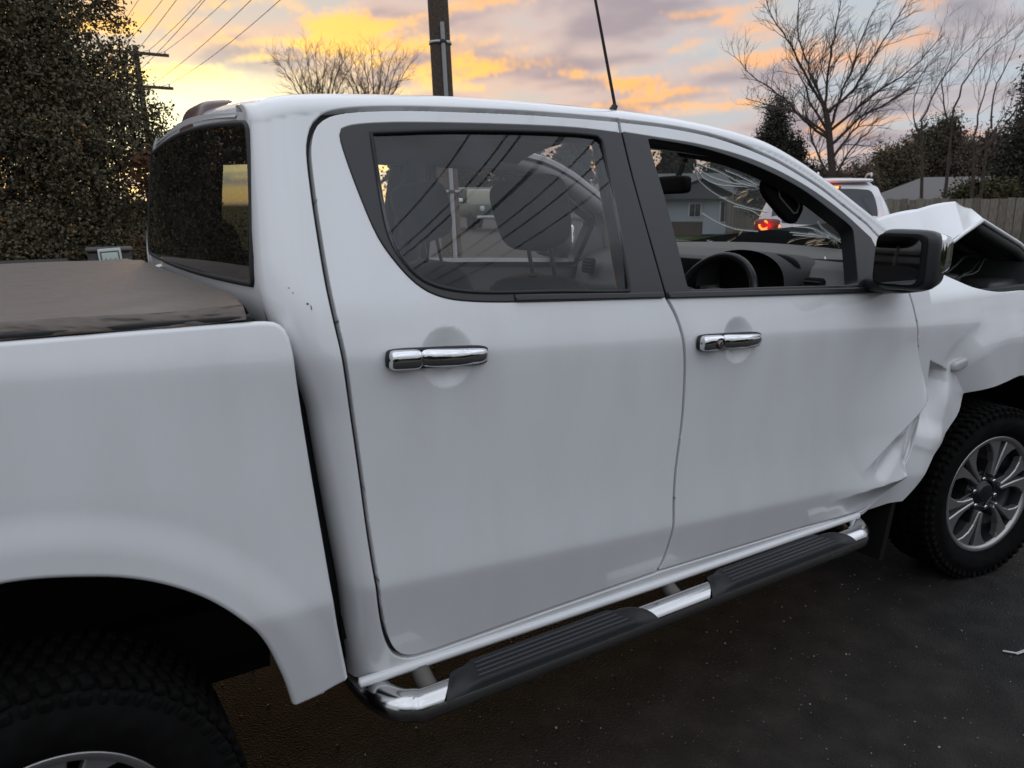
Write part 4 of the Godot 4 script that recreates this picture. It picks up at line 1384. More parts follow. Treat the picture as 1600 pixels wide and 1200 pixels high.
func build_bed(truck: Node3D) -> void:
	var o := spline([Vector2(-1.28, 0.52), Vector2(-1.28, 0.52), Vector2(-0.60, 0.49), Vector2(-0.60, 0.49), Vector2(-0.56, 0.60), Vector2(-0.49, 0.735), Vector2(-0.37, 0.85), Vector2(-0.22, 0.925), Vector2(-0.06, 0.950), Vector2(0.096, 0.924), Vector2(0.202, 0.882), Vector2(0.300, 0.812), Vector2(0.378, 0.715), Vector2(0.427, 0.585), Vector2(0.450, 0.490), Vector2(0.450, 0.490), Vector2(0.585, 0.508), Vector2(0.585, 0.508), Vector2(0.550, 0.715), Vector2(0.534, 0.903), Vector2(0.518, 1.095), Vector2(0.505, 1.250), Vector2(0.502, 1.317), Vector2(0.494, 1.352), Vector2(0.472, 1.370), Vector2(0.40, 1.374), Vector2(0.0, 1.375), Vector2(-1.28, 1.375), Vector2(-1.28, 1.375)], true)
	for sg in [1, -1]:
		var b := MB.new()
		panel(b, o, [], bedmap, 0.0125, 0.012, 0.03)
		var bed := obj("tray_side", b if sg > 0 else b.mirror(), M.paint, truck)
		var rl := MB.new()
		rl.box(Vector3(-0.45, 1.360, 0.79 * sg), Vector3(1.68, 0.016, 0.09), Basis(), 0.006)
		obj("tray_rail", rl, M.paint, bed)
	for sg in [1, -1]:   # added black strip, stands in for deep shade between tray and cab
		var shade_strip := MB.new()
		shade_strip.grid(20, 4, func(u: float, w: float) -> Vector3:
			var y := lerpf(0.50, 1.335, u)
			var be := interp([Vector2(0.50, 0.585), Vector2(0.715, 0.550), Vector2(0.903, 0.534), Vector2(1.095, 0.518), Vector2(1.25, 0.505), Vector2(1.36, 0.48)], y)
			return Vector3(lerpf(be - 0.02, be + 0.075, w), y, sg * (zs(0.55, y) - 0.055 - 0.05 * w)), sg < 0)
		obj("gap_shade_strip", shade_strip, M.dark, truck)  # dark colour paints the shade at the bottom of the slot
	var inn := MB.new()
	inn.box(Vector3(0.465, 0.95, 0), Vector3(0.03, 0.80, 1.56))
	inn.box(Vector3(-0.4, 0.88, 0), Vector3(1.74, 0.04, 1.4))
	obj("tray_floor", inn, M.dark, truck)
	var tg := MB.new()
	tg.box(Vector3(-1.26, 0.95, 0), Vector3(0.06, 0.85, 1.60), Basis(), 0.015)
	obj("tailgate", tg, M.paint, truck)
	# tray cover: vinyl stretched over bows, wrinkled by its front corner
	var fl := FastNoiseLite.new()
	fl.seed = 9
	fl.frequency = 2.2
	var cov := func(u: float, w: float) -> Vector3:
		var z := lerpf(-0.835, 0.835, w)
		var xf := 0.438 - 0.012 * cos(z * 3.0) - 0.03 * smoothstep(0.6, 0.83, absf(z)) * smoothstep(0.6, 0.83, absf(z))
		var x := lerpf(-1.26, xf, u)
		var c := 1.0 - pow(absf(z) / 0.835, 3.0)
		var y := 1.402 + 0.010 * c + 0.002 * sin(x * 7.0) * c
		y += 0.0015 * fl.get_noise_2d(x * 0.6, z * 1.0)
		var corner := smoothstep(0.55, 0.0, Vector2(x - 0.42, absf(z) - 0.83).length())
		y += 0.0025 * corner * sin((x * 0.6 + absf(z)) * 30.0)
		return Vector3(x, y, z)
	var top := MB.new()
	top.grid(90, 90, cov, true)
	var cover := obj("tray_cover", top, M.vinyl, truck)
	for sg in [1, -1]:
		var e := MB.new()
		e.grid(120, 8, func(u: float, w: float) -> Vector3:
			var p: Vector3 = cov.call(u, 1.0 if sg > 0 else 0.0)
			var an := w * PI * 0.5
			var bulge := 0.0035 * fl.get_noise_2d(p.x * 2.6, 4.0 + w * 0.5) + 0.002 * sin(p.x * 40.0 + w * 3.0) * smoothstep(-0.2, 0.4, p.x)
			return Vector3(p.x, p.y - 0.008 * (1.0 - cos(an)) - 0.020 * w, p.z + sg * (0.016 * sin(an) + bulge)), sg > 0)
		obj("cover_edge", e, M.vinyl, cover)
		var tb := MB.new()
		tb.box(Vector3(-0.42, 1.379, 0.838 * sg), Vector3(1.70, 0.012, 0.026), Basis(), 0.003)
		obj("cover_rail", tb, M.rubber, cover)
	var fe := MB.new()
	fe.grid(60, 4, func(u: float, w: float) -> Vector3:
		var p: Vector3 = cov.call(1.0, u)
		return p + Vector3(0.012 * sin(w * PI * 0.5), -0.03 * w, 0))
	obj("cover_front_edge", fe, M.vinyl, cover)

# ---------------------------------------------------------------- ground, road, kerb
func build_setting() -> void:
	var g := MB.new()
	var pw := func(s: float) -> float: return signf(s) * (absf(s) * 60.0 + 440.0 * pow(absf(s), 4.0))
	g.grid(120, 120, func(u: float, w: float) -> Vector3:
		var x: float = pw.call(u * 2.0 - 1.0)
		var z: float = pw.call(w * 2.0 - 1.0)
		return Vector3(x, ground_y(x, z) - 0.05, z))
	structure("ground", g, M.grass_ground)
	var street := PackedVector2Array([Vector2(-70, -3.3), Vector2(70, -3.3), Vector2(70, 5.8), Vector2(-70, 5.8)])
	var dirv := Vector2(sin(deg_to_rad(33.0)), -cos(deg_to_rad(33.0)))
	var nv := Vector2(-dirv.y, dirv.x)
	var b0 := Vector2(4.4, -2.0)
	var side := PackedVector2Array([b0 - nv * 5.0, b0 + nv * 7.0, b0 + nv * 5.5 + dirv * 75.0, b0 - nv * 5.0 + dirv * 75.0])
	var road: PackedVector2Array = street
	for q in Geometry2D.merge_polygons(street, side):
		if absf(area(q)) > 800.0:
			road = q
	if area(road) < 0.0:
		road.reverse()
	var rm := MB.new()
	fill(rm, resample(road, 1.0), [], func(u: float, w: float) -> Vector3: return Vector3(u, ground_y(u, w), -(-w)), 1.0)
	for k in rm.n.size():
		if rm.n[k].y < 0.0:
			rm.n[k] = -rm.n[k]
	for k in range(0, rm.ix.size(), 3):
		var sw := rm.ix[k + 1]
		rm.ix[k + 1] = rm.ix[k + 2]
		rm.ix[k + 2] = sw
	structure("road", rm, M.asphalt)
	var kb := MB.new()
	var lp := resample(road, 1.0)
	for k in lp.size():
		var a := lp[k]
		var b := lp[(k + 1) % lp.size()]
		if a.length() > 45.0 or a.distance_to(b) > 1.5:
			continue
		var d := (b - a).normalized()
		var o := Vector2(d.y, -d.x)
		var pa := a + o * 0.08
		var pb := b + o * 0.08
		var ma := (pa + pb) * 0.5
		kb.box(Vector3(ma.x, ground_y(ma.x, ma.y) + 0.02, ma.y), Vector3(a.distance_to(b) + 0.01, 0.22, 0.15), Basis(Vector3.UP, -atan2(d.y, d.x)), 0.015)
	structure("kerb", kb, M.concrete)
	# loose grit on the asphalt
	var st := MB.new()
	st.blob(Vector3.ZERO, Vector3(1, 0.6, 0.8), 0.7, Basis(), 6, 4)
	var mm := MultiMesh.new()
	mm.transform_format = MultiMesh.TRANSFORM_3D
	mm.use_colors = true
	mm.mesh = st.commit()
	var gm: StandardMaterial3D = M.grit.duplicate()
	gm.vertex_color_use_as_albedo = true
	mm.mesh.surface_set_material(0, gm)
	var rng := RandomNumberGenerator.new()
	rng.seed = 77
	mm.instance_count = 6500
	for k in 6500:
		var x := rng.randf_range(-0.6, 5.4)
		var z := rng.randf_range(-1.0, 2.4)
		var s := 0.0012 + 0.0035 * pow(rng.randf(), 5.0)
		var br := 0.15 + 1.2 * pow(rng.randf(), 4.0)
		mm.set_instance_transform(k, Transform3D(Basis(Vector3.UP, rng.randf() * TAU).scaled(Vector3(s, s, s)), Vector3(x, ground_y(x, z) + s * 0.3, z)))
		mm.set_instance_color(k, Color(br, br * 0.97, br * 0.92))
	var mi := MultiMeshInstance3D.new()
	mi.name = "gravel_grit"
	mi.multimesh = mm
	add_child(mi)
	mi.set_meta("kind", "stuff")
	mi.set_meta("label", "scattered pale grit and glass crumbs on dark asphalt")
	mi.set_meta("category", "grit")

# ---------------------------------------------------------------- plants
func leaf_mesh(len: float, wid: float) -> MB:
	var l := MB.new()
	var c := 0.18 * wid
	var p := [Vector3(0, 0, 0), Vector3(wid, c, len * 0.35), Vector3(wid * 0.8, c, len * 0.7), Vector3(0, 0, len), Vector3(-wid * 0.8, c, len * 0.7), Vector3(-wid, c, len * 0.35)]
	for k in 6:
		l.vert(p[k], Vector3(signf(p[k].x) * -0.3, 1, 0).normalized(), Vector2(p[k].x, p[k].z))
	l.tri(0, 1, 2)
	l.tri(0, 2, 3)
	l.tri(0, 3, 4)
	l.tri(0, 4, 5)
	return l

# blobs: [centre, radii, share]; leaves hang in clumps through the volume
func crown(parent: Node3D, blobs: Array, count: int, len: float, wid: float, col: Color, seed_: int, warm := 0.0, inner := 700.0) -> void:
	var rng := RandomNumberGenerator.new()
	rng.seed = seed_
	var lm: StandardMaterial3D = mat(col.r, col.g, col.b, 0.95, 0.0, 0.12)
	lm.vertex_color_use_as_albedo = true
	lm.backlight_enabled = true
	lm.backlight = Color(0.25, 0.25, 0.18)
	var mm := MultiMesh.new()
	mm.transform_format = MultiMesh.TRANSFORM_3D
	mm.use_colors = true
	mm.mesh = leaf_mesh(len, wid).commit()
	mm.mesh.surface_set_material(0, lm)
	var total := 0.0
	for b in blobs:
		total += b[2]
	var xf := []
	var cc := []
	for b in blobs:
		var want := int(count * b[2] / total)
		var made := 0
		while made < want:
			var d := Vector3(rng.randfn(), rng.randfn(), rng.randfn()).normalized()
			var r := pow(rng.randf(), 0.42) * rng.randf_range(0.86, 1.06)
			var cl: Vector3 = b[0] + d * r * b[1]
			var n := rng.randi_range(7, 18)
			var shade := rng.randf_range(0.85, 1.1)
			var hot := 1.0 if rng.randf() < warm else 0.0
			var droop := Vector3(rng.randfn(), rng.randfn() - 0.3, rng.randfn()).normalized()
			for j in n:
				var q := cl + Vector3(rng.randfn(), rng.randfn(), rng.randfn()) * len * 1.25
				var f := (droop + Vector3(rng.randfn(), rng.randfn(), rng.randfn()) * 0.7).normalized()
				var u := Vector3(rng.randfn(), 1.0 + rng.randfn() * 0.6, rng.randfn()).normalized()
				var s := f.cross(u).normalized()
				if s.length() < 0.5:
					continue
				var bs := Basis(s, s.cross(f).normalized() * -1.0, f) * Basis.from_scale(Vector3.ONE * rng.randf_range(0.6, 1.25))
				xf.append(Transform3D(bs, q))
				var v := shade * rng.randf_range(0.88, 1.12)
				cc.append(Color(v * (1.0 + 0.9 * hot), v * (1.0 + 0.15 * hot), v * (1.0 - 0.3 * hot)))
				made += 1
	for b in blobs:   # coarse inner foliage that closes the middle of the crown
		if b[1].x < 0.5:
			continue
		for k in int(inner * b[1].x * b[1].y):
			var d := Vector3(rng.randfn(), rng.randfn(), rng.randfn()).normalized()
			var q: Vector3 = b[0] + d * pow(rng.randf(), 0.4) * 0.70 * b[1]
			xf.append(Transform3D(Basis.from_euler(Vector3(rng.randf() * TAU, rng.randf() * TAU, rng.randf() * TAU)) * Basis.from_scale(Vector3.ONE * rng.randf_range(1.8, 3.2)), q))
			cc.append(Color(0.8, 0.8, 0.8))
	mm.instance_count = xf.size()
	for k in xf.size():
		mm.set_instance_transform(k, xf[k])
		mm.set_instance_color(k, cc[k])
	var mi := MultiMeshInstance3D.new()
	mi.name = "crown"
	mi.multimesh = mm
	mi.set_meta("kind", "stuff")
	parent.add_child(mi, true)

func sprig(mb: MB, p: Vector3, d: Vector3, len: float, r: float, depth: int, rng: RandomNumberGenerator, lean: Vector3) -> void:
	var pa := [p]
	var q := p
	var dd := d
	var n := 4
	for k in n:
		dd = (dd + Vector3(rng.randfn(), rng.randfn(), rng.randfn()) * 0.13 + lean * 0.10).normalized()
		q += dd * len / n
		pa.append(q)
	mb.tube(pa, [r, r * 0.86, r * 0.7, r * 0.55, r * 0.4], 5 if r > 0.012 else 3, false)
	if depth <= 0:
		return
	var kids := rng.randi_range(2, 4)
	for k in kids:
		var t := rng.randf_range(0.25, 1.0)
		var i := mini(int(t * n), n - 1)
		var at: Vector3 = pa[i].lerp(pa[i + 1], t * n - i)
		var ax := dd.cross(Vector3(rng.randfn(), rng.randfn(), rng.randfn())).normalized()
		var nd := dd.rotated(ax, rng.randf_range(0.3, 0.8))
		sprig(mb, at, (nd + Vector3(0, 0.15, 0)).normalized(), len * rng.randf_range(0.5, 0.75), r * 0.55, depth - 1, rng, lean)

# limbs: lists of (across, height) on the tree's own plane
func bare_tree(called: String, label: String, at: Vector3, turn: float, trunk: Array, limbs: Array, r0: float, seed_: int, lean: Vector3, depth := 2, group := "", limb := 0.45) -> void:
	var rng := RandomNumberGenerator.new()
	rng.seed = seed_
	var t := thing(called, label, "tree", at, turn, group)
	var tk := MB.new()
	var pa := []
	var rr := []
	for k in trunk.size():
		pa.append(Vector3(trunk[k].x, trunk[k].y - at.y, 0))
		rr.append(r0 * lerpf(1.25, 0.75 if limb < 0.6 else 0.5, float(k) / maxi(trunk.size() - 1, 1)))
	tk.tube(pa, rr, 12)
	obj("trunk", tk, M.bark, t)
	for l in limbs:
		var mb := MB.new()
		var path := []
		var rad := []
		var z := 0.0
		var zs_ := rng.randf_range(-1.1, 1.1)
		var m: int = l.size()
		var sm := spline(l, false, 0.25)
		for k in sm.size():
			var s := float(k) / (sm.size() - 1)
			z = zs_ * s * 1.2
			path.append(Vector3(sm[k].x + rng.randfn() * 0.02, sm[k].y - at.y, z + rng.randfn() * 0.03))
			rad.append(lerpf(r0 * limb, r0 * 0.08, pow(s, 0.8)))
		mb.tube(path, rad, 7)
		var tw := MB.new()
		for k in range(2, path.size()):
			var s := float(k) / path.size()
			for j in (2 if rng.randf() < 0.6 else 1):
				var d: Vector3 = (path[k] - path[k - 1]).normalized()
				var ax := d.cross(Vector3(rng.randfn(), rng.randfn(), rng.randfn())).normalized()
				sprig(tw, path[k], (d.rotated(ax, rng.randf_range(0.35, 0.9)) + lean * 0.25).normalized(), rng.randf_range(0.45, 1.1) * (1.15 - 0.5 * s), r0 * lerpf(0.17, 0.07, s), depth, rng, lean)
		var lo := obj("limb", mb, M.bark, t)
		var to := obj("twigs", tw, M.twig, lo)
		to.set_meta("kind", "stuff")

func leafy(called: String, label: String, cat: String, at: Vector3, blobs: Array, count: int, len: float, wid: float, col: Color, seed_: int, stem_r := 0.08, warm := 0.0, group := "") -> Node3D:
	var t := thing(called, label, cat, at, 0.0, group)
	var tk := MB.new()
	var top: Vector3 = blobs[0][0]
	tk.tube([Vector3(top.x * 0.3, -0.2, top.z * 0.3), Vector3(top.x * 0.6, top.y * 0.45, top.z * 0.6), top], [stem_r * 1.2, stem_r, stem_r * 0.5], 8)
	var rng := RandomNumberGenerator.new()
	rng.seed = seed_ + 500
	for b in blobs:
		var st := Vector3(top.x * 0.5, maxf(0.1, b[0].y * 0.4), top.z * 0.5)
		tk.tube([st, st.lerp(b[0], 0.6) + Vector3(0, 0.1, 0), b[0]], [stem_r * 0.6, stem_r * 0.4, stem_r * 0.2], 6)
		for k in 5:
			sprig(tk, b[0], Vector3(rng.randfn(), rng.randfn(), rng.randfn()).normalized(), (b[1].x + b[1].y) * 0.4, stem_r * 0.2, 1, rng, Vector3.ZERO)
	obj("trunk", tk, M.bark, t)
	crown(t, blobs, count, len, wid, col, seed_, warm)
	return t

func at_az(az: float, d: float) -> Vector3:   # a place on the ground, by bearing and distance from the kerbside
	var a := deg_to_rad(az)
	var x := 0.022 + sin(a) * d
	var z := 2.447 - cos(a) * d
	return Vector3(x, ground_y(x, z), z)

# ---------------------------------------------------------------- everything beyond the pickup
func build_surroundings() -> void:
	poles_and_wires()
	build_suv()
	build_house()
	fences()
	far_vehicle()
	small_things()
	vegetation()
	street_behind()

func pole(called: String, label: String, at: Vector3, top: Vector3, r: float, arms: Array, turn: float, conduit: bool) -> Node3D:
	var t := thing(called, label, "utility pole", at)
	var p := MB.new()
	p.tube([Vector3(0, -0.3, 0), (top - at) * 0.5, top - at], [r * 1.08, r, r * 0.82], 20)
	obj("post", p, M.pole_wood, t)
	for y in arms:
		var f: float = (y - at.y) / (top.y - at.y)
		var c: Vector3 = (top - at) * f + Vector3(0, 0, 0.13)
		var a := MB.new()
		a.box(c, Vector3(2.5, 0.12, 0.09), Basis(Vector3.UP, turn), 0.008)
		var ao := obj("crossarm", a, M.pole_wood, t)
		for k in 4:
			var ins := MB.new()
			ins.lathe([Vector2(0.02, 0), Vector2(0.04, 0.02), Vector2(0.025, 0.05), Vector2(0.04, 0.07), Vector2(0.02, 0.12), Vector2(0.0005, 0.13)], Transform3D(Basis(Vector3(1, 0, 0), -PI / 2), c + Basis(Vector3.UP, turn) * Vector3([-1.1, -0.5, 0.5, 1.1][k], 0.06, 0)), 12)
			obj("insulator", ins, M.white, ao)
	if conduit:
		var cd := MB.new()
		var pts := []
		for k in 8:
			var f := k / 7.0 * 0.48
			pts.append((top - at) * f + Vector3(-0.045, 0, r + 0.022))
		cd.tube(pts, [0.032], 10)
		obj("cable_conduit", cd, M.pvc, t)
		for f in [0.2, 0.34, 0.45]:
			var bd := MB.new()
			bd.lathe([Vector2(r * 1.02, -0.02), Vector2(r * 1.06 + 0.01, -0.02), Vector2(r * 1.06 + 0.01, 0.02), Vector2(r * 1.02, 0.02)], Transform3D(Basis(Vector3(1, 0, 0), -PI / 2), (top - at) * f), 20)
			obj("strap", bd, M.alloy, t)
			var cl := MB.new()
			cl.box((top - at) * f + Vector3(-0.045, 0, r + 0.03), Vector3(0.09, 0.05, 0.06), Basis(), 0.005)
			obj("conduit_clip", cl, M.trim, t)
	return t

func poles_and_wires() -> void:
	var g1 := ground_y(6.25, -9.0)
	pole("utility_pole", "brown timber utility pole with a pale conduit, rising behind the pickup's roof", Vector3(6.27, g1, -9.0), Vector3(5.93, 8.9, -9.08), 0.158, [8.6, 7.5], 0.0, true)
	pole("utility_pole", "distant utility pole with two crossarms beside the dark leafy tree", Vector3(6.0, 0.5, -35.0), Vector3(5.72, 8.0, -35.0), 0.13, [7.7, 6.4], 0.0, false)
	pole("utility_pole", "utility pole on the verge across the street", Vector3(9.2, 0, 32.0), Vector3(9.2, 9.0, 32.0), 0.15, [8.7, 7.6], 0.0, false)
	var ends := [[Vector3(-9.0, 7.4, -70.0), Vector3(-9.0, 6.2, -70.0)], [Vector3(5.74, 7.86, -34.87), Vector3(5.78, 6.56, -34.87)], [Vector3(5.94, 8.76, -8.95), Vector3(5.98, 7.66, -8.95)], [Vector3(9.2, 8.86, 32.13), Vector3(9.2, 7.76, 32.13)], [Vector3(10.5, 8.8, 70.0), Vector3(10.5, 7.6, 70.0)]]
	for row in 2:
		for k in 4:
			var off: float = [-1.1, -0.5, 0.5, 1.1][k]
			var pa := []
			for s in 4:
				var a: Vector3 = ends[s][row] + Vector3(off, 0, 0)
				var b: Vector3 = ends[s + 1][row] + Vector3(off, 0, 0)
				for j in 20:
					var f := j / 20.0
					pa.append(a.lerp(b, f) - Vector3(0, (0.22 + 0.06 * k) * 4.0 * f * (1.0 - f), 0))
			pa.append(ends[4][row] + Vector3(off, 0, 0))
			var w := MB.new()
			var rads := []
			for j in pa.size():
				rads.append(0.009 if j < 40 else 0.016)
			w.tube(pa, rads, 6)
			tag(obj("power_line", w, M.wire), "thin dark power line of the %s between the poles, %s" % [["upper four", "lower four"][row], ["outermost on the tree's side", "second from the tree's side", "third from the tree's side", "outermost on the road's side"][k]], "power line", "power lines strung between the poles")
	var sv := MB.new()   # service line towards the house
	var pa2 := []
	for j in 24:
		var f := j / 23.0
		pa2.append(Vector3(6.02, 6.6, -8.95).lerp(Vector3(-22.0, 5.0, -60.0), f) - Vector3(0, 3.2 * f * (1.0 - f), 0))
	sv.tube(pa2, [0.009], 6)
	tag(obj("power_line", sv, M.wire), "single low service line sagging away below the other wires", "power line", "power lines strung between the poles")

func build_suv() -> void:
	var g := ground_y(9.9, -4.7)
	var t := thing("white_suv", "white SUV seen from behind with its brake lights lit", "car", Vector3(9.76, g, -4.62), deg_to_rad(-53.9))
	# body rings along the car, from the tail forward: half width and height at each level
	var body := MB.new()
	var prof := func(s: float) -> Array:   # s along 0..4.5 -> [roof height, belt height, bottom]
		var roof := interp([Vector2(0, 1.02), Vector2(0.06, 1.12), Vector2(0.22, 1.42), Vector2(0.40, 1.62), Vector2(0.62, 1.685), Vector2(1.5, 1.70), Vector2(2.3, 1.64), Vector2(2.7, 1.48), Vector2(3.2, 1.12), Vector2(3.4, 1.03), Vector2(4.2, 0.92), Vector2(4.5, 0.72)], s)
		return [roof]
	body.grid(70, 44, func(u: float, w: float) -> Vector3:
		var s := 4.5 * (u * u * (3.0 - 2.0 * u) * 0.5 + u * 0.5)
		var roof: float = prof.call(s)[0]
		var an := lerpf(-0.12, PI + 0.12, w)
		var taper := 1.0 - 0.10 * pow(maxf(0.0, 1.0 - s / 0.35), 2.0) - 0.14 * pow(maxf(0.0, (s - 3.9) / 0.6), 2.0)
		var cy := 0.72
		var sy := signf(sin(an)) * pow(absf(sin(an)), 0.42)
		var cx := signf(cos(an)) * pow(absf(cos(an)), 0.30)
		var y := cy + (roof - cy) * sy if sy > 0.0 else cy + 0.42 * sy * 2.2
		var hw := 0.92 * taper
		if y > 0.98:
			hw -= 0.30 * (y - 0.98) * (y - 0.98) + 0.16 * (y - 0.98)
		return Vector3(cx * hw, y, -s), true)
	body.flat([Vector3(-0.80, 0.40, -0.02), Vector3(0.80, 0.40, -0.02), Vector3(0.80, 1.05, -0.02), Vector3(-0.80, 1.05, -0.02)])
	obj("body", body, M.paint, t)
	var bumper := MB.new()
	bumper.blob(Vector3(0, 0.52, -0.08), Vector3(0.90, 0.17, 0.13), 0.35, Basis(), 36, 12)
	obj("rear_bumper", bumper, M.paint, t)
	var under := MB.new()
	under.box(Vector3(0, 0.32, -2.2), Vector3(1.6, 0.14, 4.0))
	obj("underbody", under, M.dark, t)
	# tailgate glass lies on the sloping tail
	var tail := func(x: float, y: float, off: float) -> Vector3:
		var s := interp([Vector2(1.0, 0.03), Vector2(1.12, 0.10), Vector2(1.42, 0.24), Vector2(1.62, 0.40), Vector2(1.68, 0.55)], y)
		return Vector3(x, y, -s + off + 0.02 - 0.09 * x * x)
	var wo := spline([Vector2(-0.68, 1.10), Vector2(-0.60, 1.06), Vector2(0, 1.03), Vector2(0.60, 1.06), Vector2(0.68, 1.10), Vector2(0.70, 1.2), Vector2(0.63, 1.44), Vector2(0.56, 1.51), Vector2(0, 1.53), Vector2(-0.56, 1.51), Vector2(-0.63, 1.44), Vector2(-0.70, 1.2)], true, 0.05)
	var wg := MB.new()
	fill(wg, wo, [], func(u: float, w: float) -> Vector3: return tail.call(u, w, 0.045), 0.05)
	obj("rear_window", wg, M.pane, t)
	var tg := MB.new()
	panel(tg, spline([Vector2(-0.78, 1.07), Vector2(-0.78, 1.07), Vector2(-0.76, 0.62), Vector2(-0.72, 0.60), Vector2(0.72, 0.60), Vector2(0.76, 0.62), Vector2(0.78, 1.07), Vector2(0.78, 1.07), Vector2(0.76, 1.3), Vector2(0.68, 1.54), Vector2(0.60, 1.575), Vector2(-0.60, 1.575), Vector2(-0.68, 1.54), Vector2(-0.76, 1.3)], true, 0.05), [grow(wo, -0.004)], func(u: float, w: float) -> Vector3: return tail.call(u, w, 0.05), 0.05, 0.008, 0.04)
	obj("tailgate", tg, M.paint, t)
	var sp := MB.new()
	sp.blob(Vector3(0, 1.642, -0.42), Vector3(0.62, 0.030, 0.17), 0.45, Basis(Vector3(1, 0, 0), 0.05), 36, 10)
	obj("roof_spoiler", sp, M.paint, t)
	var glow_red := mat(0.5, 0.02, 0.01, 0.3)
	glow_red.emission_enabled = true
	glow_red.emission = Color(1.0, 0.10, 0.03)
	glow_red.emission_energy_multiplier = 1.6
	var glow_hot := mat(0.8, 0.3, 0.1, 0.3)
	glow_hot.emission_enabled = true
	glow_hot.emission = Color(1.0, 0.42, 0.10)
	glow_hot.emission_energy_multiplier = 3.2
	var red := mat(0.30, 0.008, 0.006, 0.12)
	var hb := MB.new()
	hb.box(Vector3(0.05, 1.545, -0.215), Vector3(0.30, 0.035, 0.03), Basis(), 0.008)
	obj("high_brake_lamp", hb, red, t)
	var hg := MB.new()
	hg.box(Vector3(0.09, 1.545, -0.196), Vector3(0.16, 0.03, 0.012), Basis(), 0.003)
	obj("lit_brake_lamp", hg, glow_hot, t)
	lamp_light(t, Vector3(0.0, 1.545, -0.17), Color(1.0, 0.25, 0.1), 0.008, 0.05)
	for sg in [-1, 1]:
		var l := MB.new()
		l.blob(Vector3(0.74 * sg, 1.02, -0.10), Vector3(0.19, 0.095, 0.10), 0.5, Basis(Vector3.UP, 0.45 * sg), 28, 14)
		var lo := obj("tail_lamp", l, red, t)
		var c := MB.new()
		var pa := []
		for k in 13:
			var an := lerpf(PI * 0.55, PI * 2.05, k / 12.0)
			pa.append(Vector3((0.79 + 0.062 * cos(an) * 1.0) * sg, 1.025 + 0.058 * sin(an), 0.008 - 0.30 * (0.79 + 0.062 * cos(an) - 0.66) * 0.4))
		c.tube(pa, [0.013], 8)
		obj("lit_brake_ring", c, glow_hot, lo)
		var b := MB.new()
		b.blob(Vector3(0.615 * sg, 1.005, -0.005), Vector3(0.055, 0.030, 0.02), 0.7)
		obj("lit_signal_lamp", b, glow_hot, lo)
		lamp_light(t, Vector3(0.74 * sg, 1.02, 0.05), Color(1.0, 0.16, 0.06), 0.02, 0.08)
	for x in [-0.86, 0.86]:
		for z in [-0.85, -3.55]:
			var w := MB.new()
			w.lathe([Vector2(0.18, -0.10), Vector2(0.34, -0.11), Vector2(0.36, -0.08), Vector2(0.36, 0.08), Vector2(0.34, 0.11), Vector2(0.18, 0.10), Vector2(0.001, 0.06)], Transform3D(Basis(Vector3.UP, PI / 2 * signf(x)), Vector3(x - 0.03 * signf(x), 0.36, z)), 32)
			obj("wheel", w, M.tyre, t)
	for x in [-1, 1]:
		var rr := MB.new()
		rr.tube([Vector3(0.60 * x, 1.70, -0.62), Vector3(0.60 * x, 1.745, -0.72), Vector3(0.58 * x, 1.755, -1.5), Vector3(0.58 * x, 1.70, -2.2)], [0.016], 8)
		obj("roof_rail", rr, M.alloy, t)
	var fin := MB.new()
	fin.blob(Vector3(-0.12, 1.735, -0.85), Vector3(0.02, 0.045, 0.08), 0.8)
	obj("roof_aerial", fin, M.paint, t)
	var np := MB.new()
	np.box(Vector3(0, 0.80, 0.012), Vector3(0.36, 0.125, 0.012), Basis(), 0.003)
	obj("number_plate", np, M.white, t)

func lamp_light(t: Node3D, at: Vector3, c: Color, e: float, size: float) -> void:
	var o := OmniLight3D.new()
	o.name = "lamp_light"
	o.position = at
	o.light_color = c
	o.light_energy = e
	o.light_size = size
	o.omni_range = 12.0
	o.omni_attenuation = 2.0
	o.shadow_enabled = true
	t.add_child(o, true)

